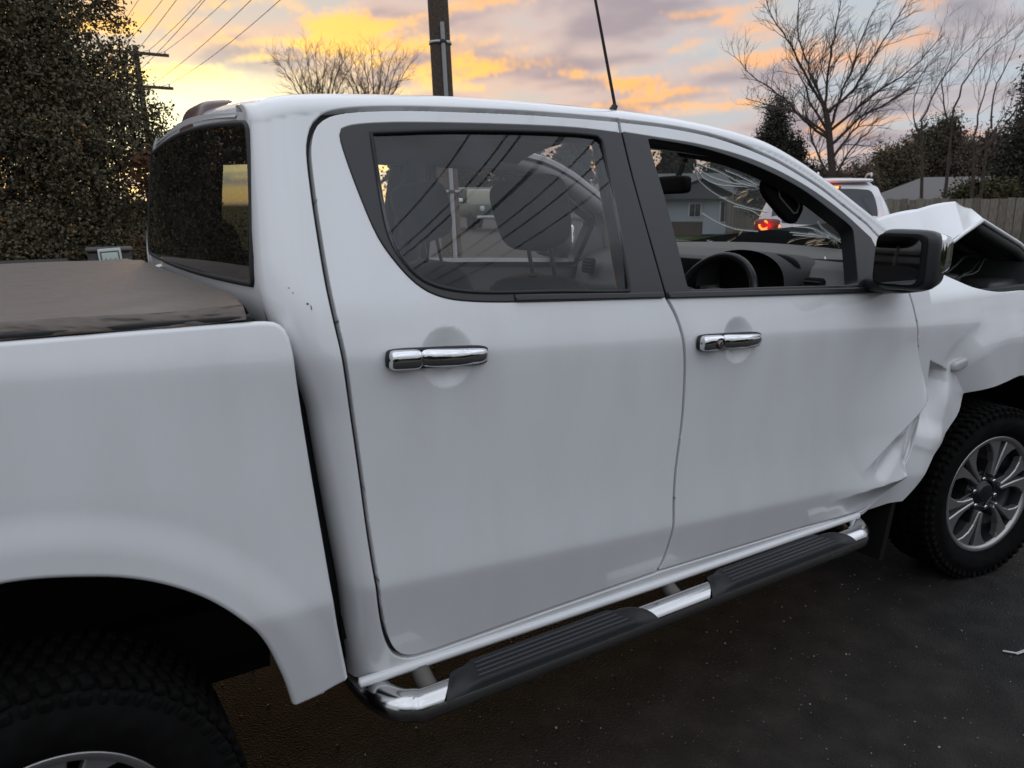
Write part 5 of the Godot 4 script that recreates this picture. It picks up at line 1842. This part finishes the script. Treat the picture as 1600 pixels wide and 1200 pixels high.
func build_house() -> void:
	var gy := -0.42
	var t := thing("weatherboard_house", "pale blue weatherboard house with dark gable roof, seen through the cracked windscreen", "house", Vector3(39.0, gy, -34.9), deg_to_rad(-46.3))
	var wall := MB.new()
	wall.box(Vector3(1.0, 1.2, -3.0), Vector3(2.0, 2.4, 6.0))
	wall.box(Vector3(-4.0, 1.6, -2.8), Vector3(8.0, 1.6, 5.4))
	obj("wall", wall, M.weatherboard, t)
	var base := MB.new()
	base.box(Vector3(-4.0, 0.35, -2.85), Vector3(8.0, 0.9, 5.4))
	obj("brick_base", base, mat(0.10, 0.075, 0.06, 0.9), t)
	for k in 11:   # lapped boards
		for q in [[1.0, 2.02, 0.0], [-4.0, 8.0, -0.1]]:
			if q[2] < 0.0 and k < 4:
				continue
			var b := MB.new()
			b.box(Vector3(q[0], 0.12 + k * 0.21, q[2] + 0.02), Vector3(q[1], 0.20, 0.03), Basis(Vector3(1, 0, 0), 0.07))
			obj("weatherboard", b, M.weatherboard, t)
	for q in [[-0.55, 1.55, 0.72, 0.80, -0.08], [1.35, 1.45, 0.56, 1.25, 0.03], [-3.4, 1.55, 1.4, 0.9, -0.08]]:
		var fr := MB.new()
		fr.box(Vector3(q[0], q[1], q[4] + 0.04), Vector3(q[2] + 0.12, q[3] + 0.12, 0.06), Basis(), 0.01)
		var f := obj("window", fr, M.white, t)
		for s in [-1, 1]:
			var pn := MB.new()
			pn.box(Vector3(q[0] + s * q[2] * 0.25, q[1], q[4] + 0.065), Vector3(q[2] * 0.5 - 0.03, q[3], 0.03))
			obj("pane", pn, M.pane, f)
	var roof := MB.new()
	var rp := [Vector3(-9.0, 2.35, 0.5), Vector3(2.6, 2.35, 0.5), Vector3(2.6, 2.35, -6.6), Vector3(-9.0, 2.35, -6.6), Vector3(-6.0, 4.0, -3.0), Vector3(1.2, 4.0, -3.0)]
	roof.flat([rp[0], rp[1], rp[5], rp[4]])
	roof.flat([rp[1], rp[2], rp[5]])
	roof.flat([rp[2], rp[3], rp[4], rp[5]])
	roof.flat([rp[3], rp[0], rp[4]])
	roof.flat([rp[3], rp[2], rp[1], rp[0]])
	var ro := obj("roof", roof, M.roof_iron, t)
	var gt := MB.new()
	gt.box(Vector3(-3.2, 2.33, 0.54), Vector3(11.6, 0.12, 0.10), Basis(), 0.01)
	obj("gutter", gt, M.white, ro)
	var gb := MB.new()   # gable over the left wing
	gb.flat([Vector3(-3.6, 2.3, 0.7), Vector3(1.0, 2.3, 0.7), Vector3(-0.2, 3.35, 0.7)])
	gb.flat([Vector3(-3.9, 2.15, 0.9), Vector3(-0.2, 3.55, 0.9), Vector3(-0.2, 3.55, -3.0), Vector3(-3.9, 2.15, -3.0)])
	gb.flat([Vector3(2.4, 2.3, 0.9), Vector3(2.4, 2.3, -3.0), Vector3(-0.2, 3.55, -3.0), Vector3(-0.2, 3.55, 0.9)])
	obj("gable", gb, M.roof_iron, ro)
	# long low building behind the paling fence
	var l := thing("low_building", "long low building with grey roof and pale fascia behind the paling fence", "building", at_az(65.0, 27.5) + Vector3(1.2, -0.85, 2.0), deg_to_rad(-62.0))
	var lw := MB.new()
	lw.box(Vector3(2.0, 1.1, -3.0), Vector3(16.0, 2.2, 6.0))
	obj("wall", lw, mat(0.09, 0.075, 0.065, 0.9), l)
	var lr := MB.new()
	lr.flat([Vector3(-6.6, 2.2, 0.6), Vector3(10.6, 2.2, 0.6), Vector3(9.4, 3.0, -3.0), Vector3(-5.0, 3.0, -3.0)])
	lr.flat([Vector3(10.6, 2.2, -6.6), Vector3(-6.6, 2.2, -6.6), Vector3(-5.0, 3.0, -3.0), Vector3(9.4, 3.0, -3.0)])
	lr.flat([Vector3(-6.6, 2.2, -6.6), Vector3(-6.6, 2.2, 0.6), Vector3(-5.0, 3.0, -3.0)])
	lr.flat([Vector3(10.6, 2.2, 0.6), Vector3(10.6, 2.2, -6.6), Vector3(9.4, 3.0, -3.0)])
	var lro := obj("roof", lr, mat(0.10, 0.092, 0.085, 0.8), l)
	var fa := MB.new()
	fa.box(Vector3(2.0, 2.17, 0.62), Vector3(17.2, 0.14, 0.05), Basis(), 0.01)
	obj("fascia", fa, mat(0.42, 0.38, 0.36, 0.6), lro)
	for q in [[-3.9, 1.75, 1.3], [-1.2, 1.75, 0.9], [-0.3, 1.75, 0.5], [1.6, 1.7, 1.5]]:
		var pn := MB.new()
		pn.box(Vector3(q[0], q[1], 0.02), Vector3(q[2], 0.8, 0.06), Basis(), 0.01)
		obj("window", pn, mat(0.42, 0.41, 0.40, 0.4), l)

func fences() -> void:
	var rng := RandomNumberGenerator.new()
	rng.seed = 12
	var wood := []
	for k in 4:
		var v := 0.75 + 0.17 * k
		wood.append(tri_tex(mat(0.24 * v, 0.215 * v, 0.18 * v, 0.9, 0.0, 0.2), 1.2, M.timber.albedo_texture))
		wood[k].uv1_scale = Vector3(5.0, 0.35, 5.0)
		wood[k].uv1_offset = Vector3(0.37 * k, 0.21 * k, 0)
	var o := at_az(58.5, 18.2)
	var t := thing("paling_fence", "weathered grey brown paling fence beyond the pickup's bent bonnet", "fence", o, deg_to_rad(-68.0))
	var x := -0.8
	var k2 := 0
	while x < 9.0:
		var w := rng.randf_range(0.135, 0.152)
		var b := MB.new()
		var h := 1.40 + rng.randf_range(-0.02, 0.02)
		b.box(Vector3(x + w * 0.5, h * 0.5, rng.randf_range(-0.004, 0.004) + (0.012 if k2 % 2 == 0 else 0.0)), Vector3(w - 0.006, h, 0.018), Basis(Vector3(0, 0, 1), rng.randf_range(-0.006, 0.006)), 0.002)
		obj("paling", b, wood[rng.randi() % 4], t)
		x += w
		k2 += 1
	for y in [0.4, 1.15]:
		var r := MB.new()
		r.box(Vector3(4.1, y, -0.05), Vector3(9.8, 0.09, 0.06))
		obj("rail", r, wood[1], t)
	for k in 5:
		var p := MB.new()
		p.box(Vector3(-0.7 + k * 2.4, 0.65, -0.12), Vector3(0.1, 1.4, 0.1))
		obj("fence_post", p, wood[0], t)
	var o2 := at_az(48.2, 50.0)
	var t2 := thing("board_fence", "brown board fence beside the pale blue house", "fence", Vector3(o2.x, -0.42, o2.z), deg_to_rad(-49.0))
	x = -0.4
	while x < 9.0:
		var b := MB.new()
		b.box(Vector3(x + 0.1, 1.2, rng.randf_range(-0.01, 0.01)), Vector3(0.19, 2.4, 0.025))
		obj("board", b, wood[2 + rng.randi() % 2], t2)
		x += 0.2

func far_vehicle() -> void:
	var o := at_az(30.4, 36.0)
	var t := thing("parked_offroader", "old boxy off-roader with pale windscreen parked far down the side road", "car", o, deg_to_rad(-30.4 + 180.0 + 24.0))
	var green := mat(0.045, 0.055, 0.04, 0.35)
	var b := MB.new()   # nose towards local -z
	b.box(Vector3(0, 0.85, 0.4), Vector3(1.72, 0.60, 4.2), Basis(), 0.08)
	b.box(Vector3(0, 1.45, 1.0), Vector3(1.60, 0.75, 2.7), Basis(), 0.10)
	obj("body", b, green, t)
	var ws := MB.new()
	ws.box(Vector3(0, 1.44, -0.38), Vector3(1.42, 0.60, 0.05), Basis(Vector3(1, 0, 0), -0.12), 0.02)
	obj("windscreen", ws, mat(0.45, 0.43, 0.34, 0.15), t)
	for s in [-1, 1]:
		var sw := MB.new()
		sw.box(Vector3(0.81 * s, 1.5, 0.9), Vector3(0.03, 0.42, 2.0), Basis(), 0.01)
		obj("side_window", sw, M.pane, t)
		var hl := MB.new()
		hl.blob(Vector3(0.58 * s, 0.92, -1.71), Vector3(0.11, 0.11, 0.05), 0.8)
		obj("headlamp", hl, M.clear_lamp, t)
		var mi := MB.new()
		mi.box(Vector3(0.98 * s, 1.28, -0.30), Vector3(0.2, 0.16, 0.07), Basis(), 0.02)
		obj("mirror", mi, M.white, t)
		for z in [-1.05, 1.75]:
			var w := MB.new()
			w.lathe([Vector2(0.2, -0.11), Vector2(0.36, -0.11), Vector2(0.38, -0.08), Vector2(0.38, 0.08), Vector2(0.36, 0.11), Vector2(0.2, 0.11), Vector2(0.001, 0.08)], Transform3D(Basis(Vector3.UP, PI / 2 * s), Vector3(0.76 * s, 0.38, z)), 28)
			obj("wheel", w, M.tyre, t)
	var bp := MB.new()
	bp.box(Vector3(0, 0.55, -1.78), Vector3(1.7, 0.16, 0.12), Basis(), 0.03)
	obj("bumper", bp, M.alloy, t)

func small_things() -> void:
	var l := thing("concrete_pillar", "low grey concrete gate block under the dark leafy tree", "gate pillar", Vector3(0.80, 0, -5.1), deg_to_rad(-6.0))
	var b := MB.new()
	b.box(Vector3(0, 0.61, 0), Vector3(0.33, 1.22, 0.30), Basis(), 0.02)
	obj("block", b, tri_tex(mat(0.085, 0.08, 0.072, 0.9), 2.0, M.concrete.albedo_texture), l)
	var c := MB.new()
	c.box(Vector3(0, 1.235, 0), Vector3(0.36, 0.03, 0.33), Basis(), 0.012)
	obj("cap", c, tri_tex(mat(0.11, 0.10, 0.092, 0.9), 2.0, M.concrete.albedo_texture), l)
	var w := thing("garden_wall", "low dark stone garden wall running left of the gate block", "wall", Vector3(-1.2, 0, -5.15), 0.0)
	var wm := MB.new()
	wm.box(Vector3(0, 0.58, 0), Vector3(3.4, 1.16, 0.25), Basis(), 0.02)
	obj("wall", wm, tri_tex(mat(0.055, 0.052, 0.046, 0.9), 2.0, M.concrete.albedo_texture), w)
	var s := thing("notice_board", "small white framed notice board with green tree print by the gate block", "sign", Vector3(0.78, 0, -4.86), deg_to_rad(-6.0))
	var tilt := Basis(Vector3(0, 0, 1), 0.06)
	var fr := MB.new()
	fr.box(Vector3(0, 1.145, 0), Vector3(0.172, 0.215, 0.015), tilt, 0.004)
	obj("frame", fr, mat(0.52, 0.55, 0.52, 0.5), s)
	var bd := MB.new()
	bd.box(Vector3(0, 1.142, 0.007), Vector3(0.142, 0.18, 0.01), tilt, 0.002)
	obj("backing", bd, mat(0.05, 0.07, 0.06, 0.5), s)
	var pl := MB.new()
	pl.box(Vector3(0, 1.140, 0.010), Vector3(0.122, 0.158, 0.01), tilt, 0.002)
	var plo := obj("print_panel", pl, mat(0.45, 0.52, 0.46, 0.5), s)
	for k in 3:
		var m := MB.new()
		var cx := -0.036 + 0.036 * k
		m.extrude(PackedVector2Array([Vector2(cx - 0.016, 1.125), Vector2(cx - 0.002, 1.125), Vector2(cx - 0.002, 1.085), Vector2(cx + 0.002, 1.085), Vector2(cx + 0.002, 1.125), Vector2(cx + 0.016, 1.125), Vector2(cx + 0.008, 1.145), Vector2(cx + 0.012, 1.145), Vector2(cx, 1.175), Vector2(cx - 0.012, 1.145), Vector2(cx - 0.008, 1.145)]), 0.002, Transform3D(Basis(), Vector3(0, 0, 0.0155)))
		obj("green_mark", m, mat(0.03, 0.13, 0.07, 0.6), plo)
	var st := MB.new()
	st.box(Vector3(0, 0.5, -0.005), Vector3(0.03, 1.06, 0.02))
	obj("stake", st, M.timber, s)
	var sh := thing("plastic_shard", "bent pale plastic shard lying on the asphalt", "debris", Vector3(2.93, 0, 1.29))
	var sm := MB.new()
	sm.box(Vector3(-0.012, 0.008, -0.014), Vector3(0.045, 0.003, 0.009), Basis(Vector3.UP, -0.95), 0.001)
	sm.box(Vector3(0.022, 0.010, 0.010), Vector3(0.05, 0.003, 0.012), Basis(Vector3.UP, -0.35) * Basis(Vector3(0, 0, 1), 0.2), 0.001)
	obj("strip", sm, mat(0.45, 0.45, 0.44, 0.4), sh)

func vegetation() -> void:
	var olive := Color(0.125, 0.108, 0.070)
	leafy("leafy_tree", "dense dark evergreen tree with ragged edge left of the pickup's cab", "tree", Vector3(-0.6, 0, -6.9), [
		[Vector3(-0.5, 2.9, -0.2), Vector3(2.1, 2.6, 1.5), 6.0], [Vector3(-2.4, 2.2, 0.2), Vector3(1.8, 2.4, 1.3), 3.0], [Vector3(1.05, 3.2, 0.3), Vector3(0.62, 1.3, 0.7), 1.5],
		[Vector3(1.38, 2.1, 0.5), Vector3(0.66, 0.85, 0.6), 1.5], [Vector3(1.55, 2.75, 0.4), Vector3(0.42, 0.45, 0.4), 0.35], [Vector3(1.25, 1.1, 0.5), Vector3(0.72, 0.8, 0.6), 1.1], [Vector3(0.2, 1.1, 0.8), Vector3(1.1, 0.75, 0.6), 1.3], [Vector3(-1.6, 1.2, 0.9), Vector3(1.2, 0.7, 0.5), 1.4], [Vector3(-0.4, 1.75, 0.3), Vector3(1.3, 0.8, 0.8), 1.8], [Vector3(0.5, 2.3, 0.2), Vector3(0.8, 1.3, 0.8), 1.4],
		[Vector3(1.35, 4.3, 0.2), Vector3(0.55, 0.7, 0.5), 0.5], [Vector3(1.95, 2.45, 0.4), Vector3(0.30, 0.42, 0.3), 0.14], [Vector3(2.05, 2.1, 0.4), Vector3(0.28, 0.25, 0.3), 0.07], [Vector3(1.85, 2.95, 0.4), Vector3(0.22, 0.3, 0.3), 0.06], [Vector3(1.7, 3.5, 0.3), Vector3(0.3, 0.35, 0.3), 0.09]], 330000, 0.036, 0.0105, olive, 7, 0.07, 0.02)
	leafy("leafy_tree", "second dark leafy tree, unseen, added further left to darken the rear window reflection", "tree", Vector3(-6.5, 0, -6.5), [[Vector3(0, 2.6, 0), Vector3(2.8, 2.6, 1.5), 1.0]], 16000, 0.10, 0.035, olive, 8, 0.07)  # added out of view so the cab's rear glass mirrors something dark
	leafy("red_shrub", "rusty orange leafed shrub at the dark tree's right edge", "shrub", Vector3(1.25, 0, -6.0), [[Vector3(0.02, 1.88, 0.1), Vector3(0.10, 0.26, 0.1), 1.0], [Vector3(0.0, 0.9, 0), Vector3(0.12, 0.5, 0.12), 0.4]], 500, 0.055, 0.017, Color(0.10, 0.05, 0.03), 17, 0.02)
	leafy("hedge", "dim hedge along the verge behind the dark leafy tree", "hedge", Vector3(2.0, 0.1, -17.0), [[Vector3(0, 0.9, 0), Vector3(3.2, 1.0, 0.8), 1.0], [Vector3(-4.5, 1.0, 0.3), Vector3(3.0, 1.1, 0.8), 1.0]], 9000, 0.09, 0.03, Color(0.05, 0.05, 0.03), 18, 0.05)
	# big bare tree behind the SUV
	var lean := Vector3(0.55, 0.35, 0)
	var tb := at_az(54.0, 26.0)
	bare_tree("bare_tree", "large bare winter tree with spreading limbs, behind the white SUV", Vector3(21.24, tb.y, -12.82), deg_to_rad(-54.0), [Vector2(0.12, tb.y - 0.2), Vector2(0.10, 1.9), Vector2(0.02, 2.6), Vector2(-0.17, 3.78), Vector2(-0.3, 4.29)], [
		[Vector2(-0.29, 4.25), Vector2(-0.79, 5.02), Vector2(-1.25, 5.85), Vector2(-1.84, 6.68), Vector2(-2.19, 7.5)],
		[Vector2(-0.3, 4.29), Vector2(-0.62, 5.01), Vector2(-0.98, 5.83), Vector2(-1.25, 6.64), Vector2(-1.36, 7.9)],
		[Vector2(-0.28, 4.2), Vector2(-0.31, 5.17), Vector2(-0.22, 6.21), Vector2(-0.07, 7.6)],
		[Vector2(-0.21, 4.2), Vector2(0.41, 4.78), Vector2(0.88, 5.62), Vector2(1.27, 6.35), Vector2(1.54, 6.91)],
		[Vector2(-0.08, 3.7), Vector2(0.62, 4.33), Vector2(1.25, 4.82), Vector2(1.94, 5.3), Vector2(2.46, 5.98)],
		[Vector2(-0.02, 3.3), Vector2(0.73, 4.06), Vector2(1.37, 4.39), Vector2(1.98, 4.87), Vector2(2.36, 5.44)],
		[Vector2(-0.12, 3.6), Vector2(-0.64, 4.39), Vector2(-1.02, 5.21), Vector2(-1.52, 5.95)],
		[Vector2(-0.08, 3.4), Vector2(-0.84, 3.95), Vector2(-1.61, 4.71), Vector2(-2.38, 5.2), Vector2(-2.84, 5.72)],
		[Vector2(-0.1, 3.5), Vector2(-1.13, 4.29), Vector2(-1.88, 4.54), Vector2(-2.68, 4.85)],
		[Vector2(-0.12, 3.7), Vector2(0.08, 4.62), Vector2(0.35, 5.48), Vector2(0.6, 6.49), Vector2(0.87, 7.14)],
		[Vector2(0.02, 2.9), Vector2(0.51, 3.63), Vector2(0.81, 4.06), Vector2(1.19, 4.57)],
		[Vector2(0.05, 2.2), Vector2(-0.41, 3.02), Vector2(-0.7, 3.76), Vector2(-0.89, 4.67)],
		[Vector2(0.10, 2.0), Vector2(0.39, 3.0), Vector2(0.78, 3.44), Vector2(1.02, 3.7)]], 0.105, 21, lean, 2)
	# thin saplings above the fence
	var sb := at_az(62.4, 20.0)
	var sl := [
		[[Vector2(-0.83, sb.y - 0.1), Vector2(-1.0, 2.4), Vector2(-1.1, 3.31)], [[Vector2(-1.1, 3.31), Vector2(-0.83, 4.2), Vector2(-0.07, 5.26)], [Vector2(-1.05, 2.8), Vector2(-1.3, 3.6), Vector2(-1.1, 4.5)]], "leftmost thin bare sapling above the paling fence"],
		[[Vector2(-0.46, sb.y - 0.1), Vector2(-0.5, 2.5), Vector2(-0.52, 3.54)], [[Vector2(-0.52, 3.54), Vector2(-0.2, 4.41), Vector2(0.46, 5.02)], [Vector2(-0.5, 3.0), Vector2(-0.75, 3.8), Vector2(-0.6, 4.88)]], "second thin bare sapling above the paling fence, forked"],
		[[Vector2(0.06, sb.y - 0.1), Vector2(0.0, 2.2), Vector2(-0.08, 2.99)], [[Vector2(-0.08, 2.99), Vector2(0.02, 4.01), Vector2(0.15, 4.87)], [Vector2(-0.04, 2.4), Vector2(0.35, 3.2), Vector2(0.6, 4.0)]], "third thin bare sapling above the paling fence, upright"],
		[[Vector2(0.2, sb.y - 0.1), Vector2(0.18, 2.2), Vector2(0.18, 3.11)], [[Vector2(0.18, 3.11), Vector2(0.25, 4.0), Vector2(0.57, 5.07)], [Vector2(0.18, 2.7), Vector2(0.7, 3.6), Vector2(1.0, 4.6)]], "bare sapling leaning towards the dark conifer at the picture's edge"]]
	for k in sl.size():
		bare_tree("bare_sapling", sl[k][2], Vector3(17.73, sb.y, -6.79), deg_to_rad(-62.4), sl[k][0], sl[k][1], 0.036, 60 + k, lean, 2, "bare saplings above the fence", 0.62)
	var fb := at_az(21.5, 40.0)
	for k in 2:
		var dx: float = [-1.3, 1.3][k]
		var limbs := []
		var rng := RandomNumberGenerator.new()
		rng.seed = 90 + k
		for j in 9:
			var a := lerpf(-1.6, 1.6, j / 8.0)
			limbs.append([Vector2(dx * 0.7 + a * 0.15, 5.2 + 0.1 * (j % 3)), Vector2(dx + a * 0.55, 6.7), Vector2(dx + a * 0.9, 7.6 + rng.randf() * 0.4), Vector2(dx + a * 1.15, 8.5 + rng.randf() * 0.4 - absf(a) * 0.35)])
		bare_tree("bare_tree", ["far bare tree silhouetted against the sunset, left one of two", "far bare tree silhouetted against the sunset, nearer the utility pole"][k], Vector3(14.68, fb.y, -34.77), deg_to_rad(-21.5), [Vector2(dx * 0.5, fb.y), Vector2(dx * 0.6, 3.0), Vector2(dx * 0.7, 5.4)], limbs, 0.10, 30 + k, Vector3(0, 0.3, 0), 2, "far bare trees against the sunset")
	# evergreens and scrub beyond
	var dk := Color(0.055, 0.056, 0.044)
	var c1 := at_az(50.6, 30.0)
	leafy("conifer", "dark pointed conifer left of the big bare tree", "tree", c1, [[Vector3(0, 3.2, 0), Vector3(0.75, 1.2, 0.8), 1.2], [Vector3(0.1, 4.3, 0), Vector3(0.38, 0.95, 0.4), 0.6], [Vector3(0, 2.0, 0), Vector3(1.3, 1.3, 1.2), 2.0], [Vector3(0.6, 3.0, 0.4), Vector3(0.5, 0.9, 0.5), 0.5], [Vector3(0.9, 1.8, 0.8), Vector3(1.2, 1.2, 1.0), 1.5]], 34000, 0.09, 0.02, dk, 41, 0.1)
	var c2 := at_az(65.6, 24.0)
	leafy("conifer", "tall dark conifer cut off by the picture's right edge", "tree", c2, [[Vector3(0, 2.6, 0), Vector3(1.0, 1.3, 1.0), 1.5], [Vector3(0.05, 4.0, 0), Vector3(0.55, 1.2, 0.55), 0.9], [Vector3(0, 5.2, 0), Vector3(0.28, 0.9, 0.28), 0.4], [Vector3(0, 1.4, 0), Vector3(1.35, 1.2, 1.3), 1.5]], 30000, 0.09, 0.02, dk, 42, 0.1)
	var brown := Color(0.125, 0.100, 0.080)
	var i := 0
	for q in [[52.5, 29.0, 1.9, 1.9, "round brown shrub at the foot of the big bare tree", brown], [55.2, 30.0, 1.6, 2.1, "dull red brown shrub right of the bare tree's trunk", brown], [58.0, 34.0, 1.9, 2.9, "olive shrub behind the white SUV's roof corner", Color(0.105, 0.095, 0.066)], [60.2, 36.0, 1.9, 3.7, "tall rounded olive bush between bare tree and saplings", Color(0.095, 0.085, 0.06)], [62.6, 36.0, 2.0, 3.2, "dim brown bush behind the saplings", brown], [65.5, 36.0, 2.2, 3.1, "dim bush below the conifer at the picture's edge", brown]]:
		leafy("shrub", q[4], "shrub", at_az(q[0], q[1]), [[Vector3(0, q[3] * 0.62, 0), Vector3(q[2], q[3] * 0.62, 1.2), 1.0], [Vector3(0.5, q[3] * 0.95, 0.2), Vector3(q[2] * 0.55, q[3] * 0.4, 0.8), 0.4], [Vector3(-0.7, q[3] * 0.85, 0.1), Vector3(q[2] * 0.5, q[3] * 0.4, 0.8), 0.4]], 14000, 0.085, 0.02, q[5], 70 + i, 0.06, 0.1, "shrubs behind the parked cars")
		i += 1
	for q in [[63.2, 19.4, "low green plants along the top of the paling fence"]]:
		leafy("climbing_plant", q[2], "plant", at_az(q[0] + 1.0, q[1] + 2.2), [[Vector3(-0.6, 1.45, -0.2), Vector3(1.6, 0.42, 0.25), 1.0], [Vector3(0.5, 1.5, -0.2), Vector3(0.4, 0.35, 0.25), 0.4]], 3500, 0.06, 0.025, Color(0.07, 0.065, 0.036), 85, 0.02)
	var trl := at_az(36.0, 62.0)
	for k in 7:
		var a := 26.0 + 3.6 * k
		leafy("far_tree", "distant brown grey tree closing the side road, %s from the left" % ["first", "second", "third", "fourth", "fifth", "sixth", "seventh"][k], "tree", at_az(a, 62.0 + 3.0 * (k % 2)), [[Vector3(0, 3.0, 0), Vector3(2.6, 2.6, 1.5), 1.0], [Vector3(0.6, 4.6 + 0.4 * (k % 3), 0), Vector3(1.6, 1.5, 1.2), 0.6]], 4500, 0.26, 0.09, Color(0.055, 0.05, 0.035), 100 + k, 0.15, 0.1, "distant trees at the end of the side road")

func street_behind() -> void:   # the other side of the street, which glass and chrome mirror
	var lb := ["dark leafy tree across the street, far left behind the viewer", "smaller dark leafy tree across the street, behind the viewer's left", "tall dark leafy tree across the street, behind the viewer's right"]
	var k := 0
	for q in [[-13.0, 12.5, 3.0], [-4.0, 13.0, 2.4], [14.0, 13.0, 2.6]]:
		leafy("street_tree", lb[k], "tree", Vector3(q[0], 0, q[1]), [[Vector3(0, q[2] * 0.55, 0), Vector3(2.9, q[2] * 0.55, 1.6), 1.0], [Vector3(0.8, q[2] * 0.95, 0), Vector3(1.6, q[2] * 0.35, 1.2), 0.5]], 6000, 0.15, 0.05, Color(0.05, 0.05, 0.03), 200 + k, 0.12, 0.0, "trees across the street")
		k += 1
	leafy("hedge", "long clipped hedge, unseen, added behind the viewer to shade the lower doors", "hedge", Vector3(1.5, 0, 7.0), [[Vector3(-6.5, 0.9, 0), Vector3(4.2, 1.05, 0.7), 1.0], [Vector3(-1.0, 0.95, 0.1), Vector3(3.6, 1.0, 0.7), 1.0], [Vector3(4.5, 0.85, 0), Vector3(3.8, 1.0, 0.7), 1.0], [Vector3(9.5, 0.95, 0.1), Vector3(3.4, 1.0, 0.7), 1.0]], 16000, 0.09, 0.035, Color(0.045, 0.047, 0.026), 240, 0.05)  # added out of view to darken the lower body sides

func _ready() -> void:
	var cam := Camera3D.new()
	cam.name = "camera"
	cam.position = Vector3(0.022, 1.60, 2.447)
	cam.rotation = Vector3(-0.22622, -0.57165, -0.0039)
	cam.fov = 52.2
	cam.near = 0.05
	cam.far = 1200.0
	var lens := CameraAttributesPhysical.new()
	lens.frustum_focal_length = 12.0 / tan(deg_to_rad(26.1))
	lens.frustum_focus_distance = 2.6
	lens.frustum_near = 0.05
	lens.frustum_far = 1200.0
	lens.exposure_aperture = 6.5
	cam.attributes = lens
	add_child(cam)
	var we := WorldEnvironment.new()
	we.name = "environment"
	var env := Environment.new()
	env.background_mode = Environment.BG_SKY
	var sk := Sky.new()
	var pm := PanoramaSkyMaterial.new()
	pm.panorama = ImageTexture.create_from_image(sky_image(2048, 1024))
	sk.sky_material = pm
	env.sky = sk
	env.background_energy_multiplier = 1.0
	env.tonemap_mode = Environment.TONE_MAPPER_LINEAR
	env.tonemap_exposure = 1.72
	env.sdfgi_enabled = true
	env.ssao_enabled = true
	env.ssil_enabled = true
	we.environment = env
	add_child(we)
	var sun := DirectionalLight3D.new()
	sun.name = "sun"
	sun.light_energy = 0.13
	sun.light_color = Color(1.0, 0.78, 0.5)
	sun.light_angular_distance = 10.0
	sun.shadow_enabled = true
	var az := deg_to_rad(13.0)
	var el := deg_to_rad(5.0)
	sun.look_at_from_position(Vector3.ZERO, -Vector3(sin(az) * cos(el), sin(el), -cos(az) * cos(el)))
	add_child(sun)
	materials()
	build_setting()
	build_truck()
	build_surroundings()
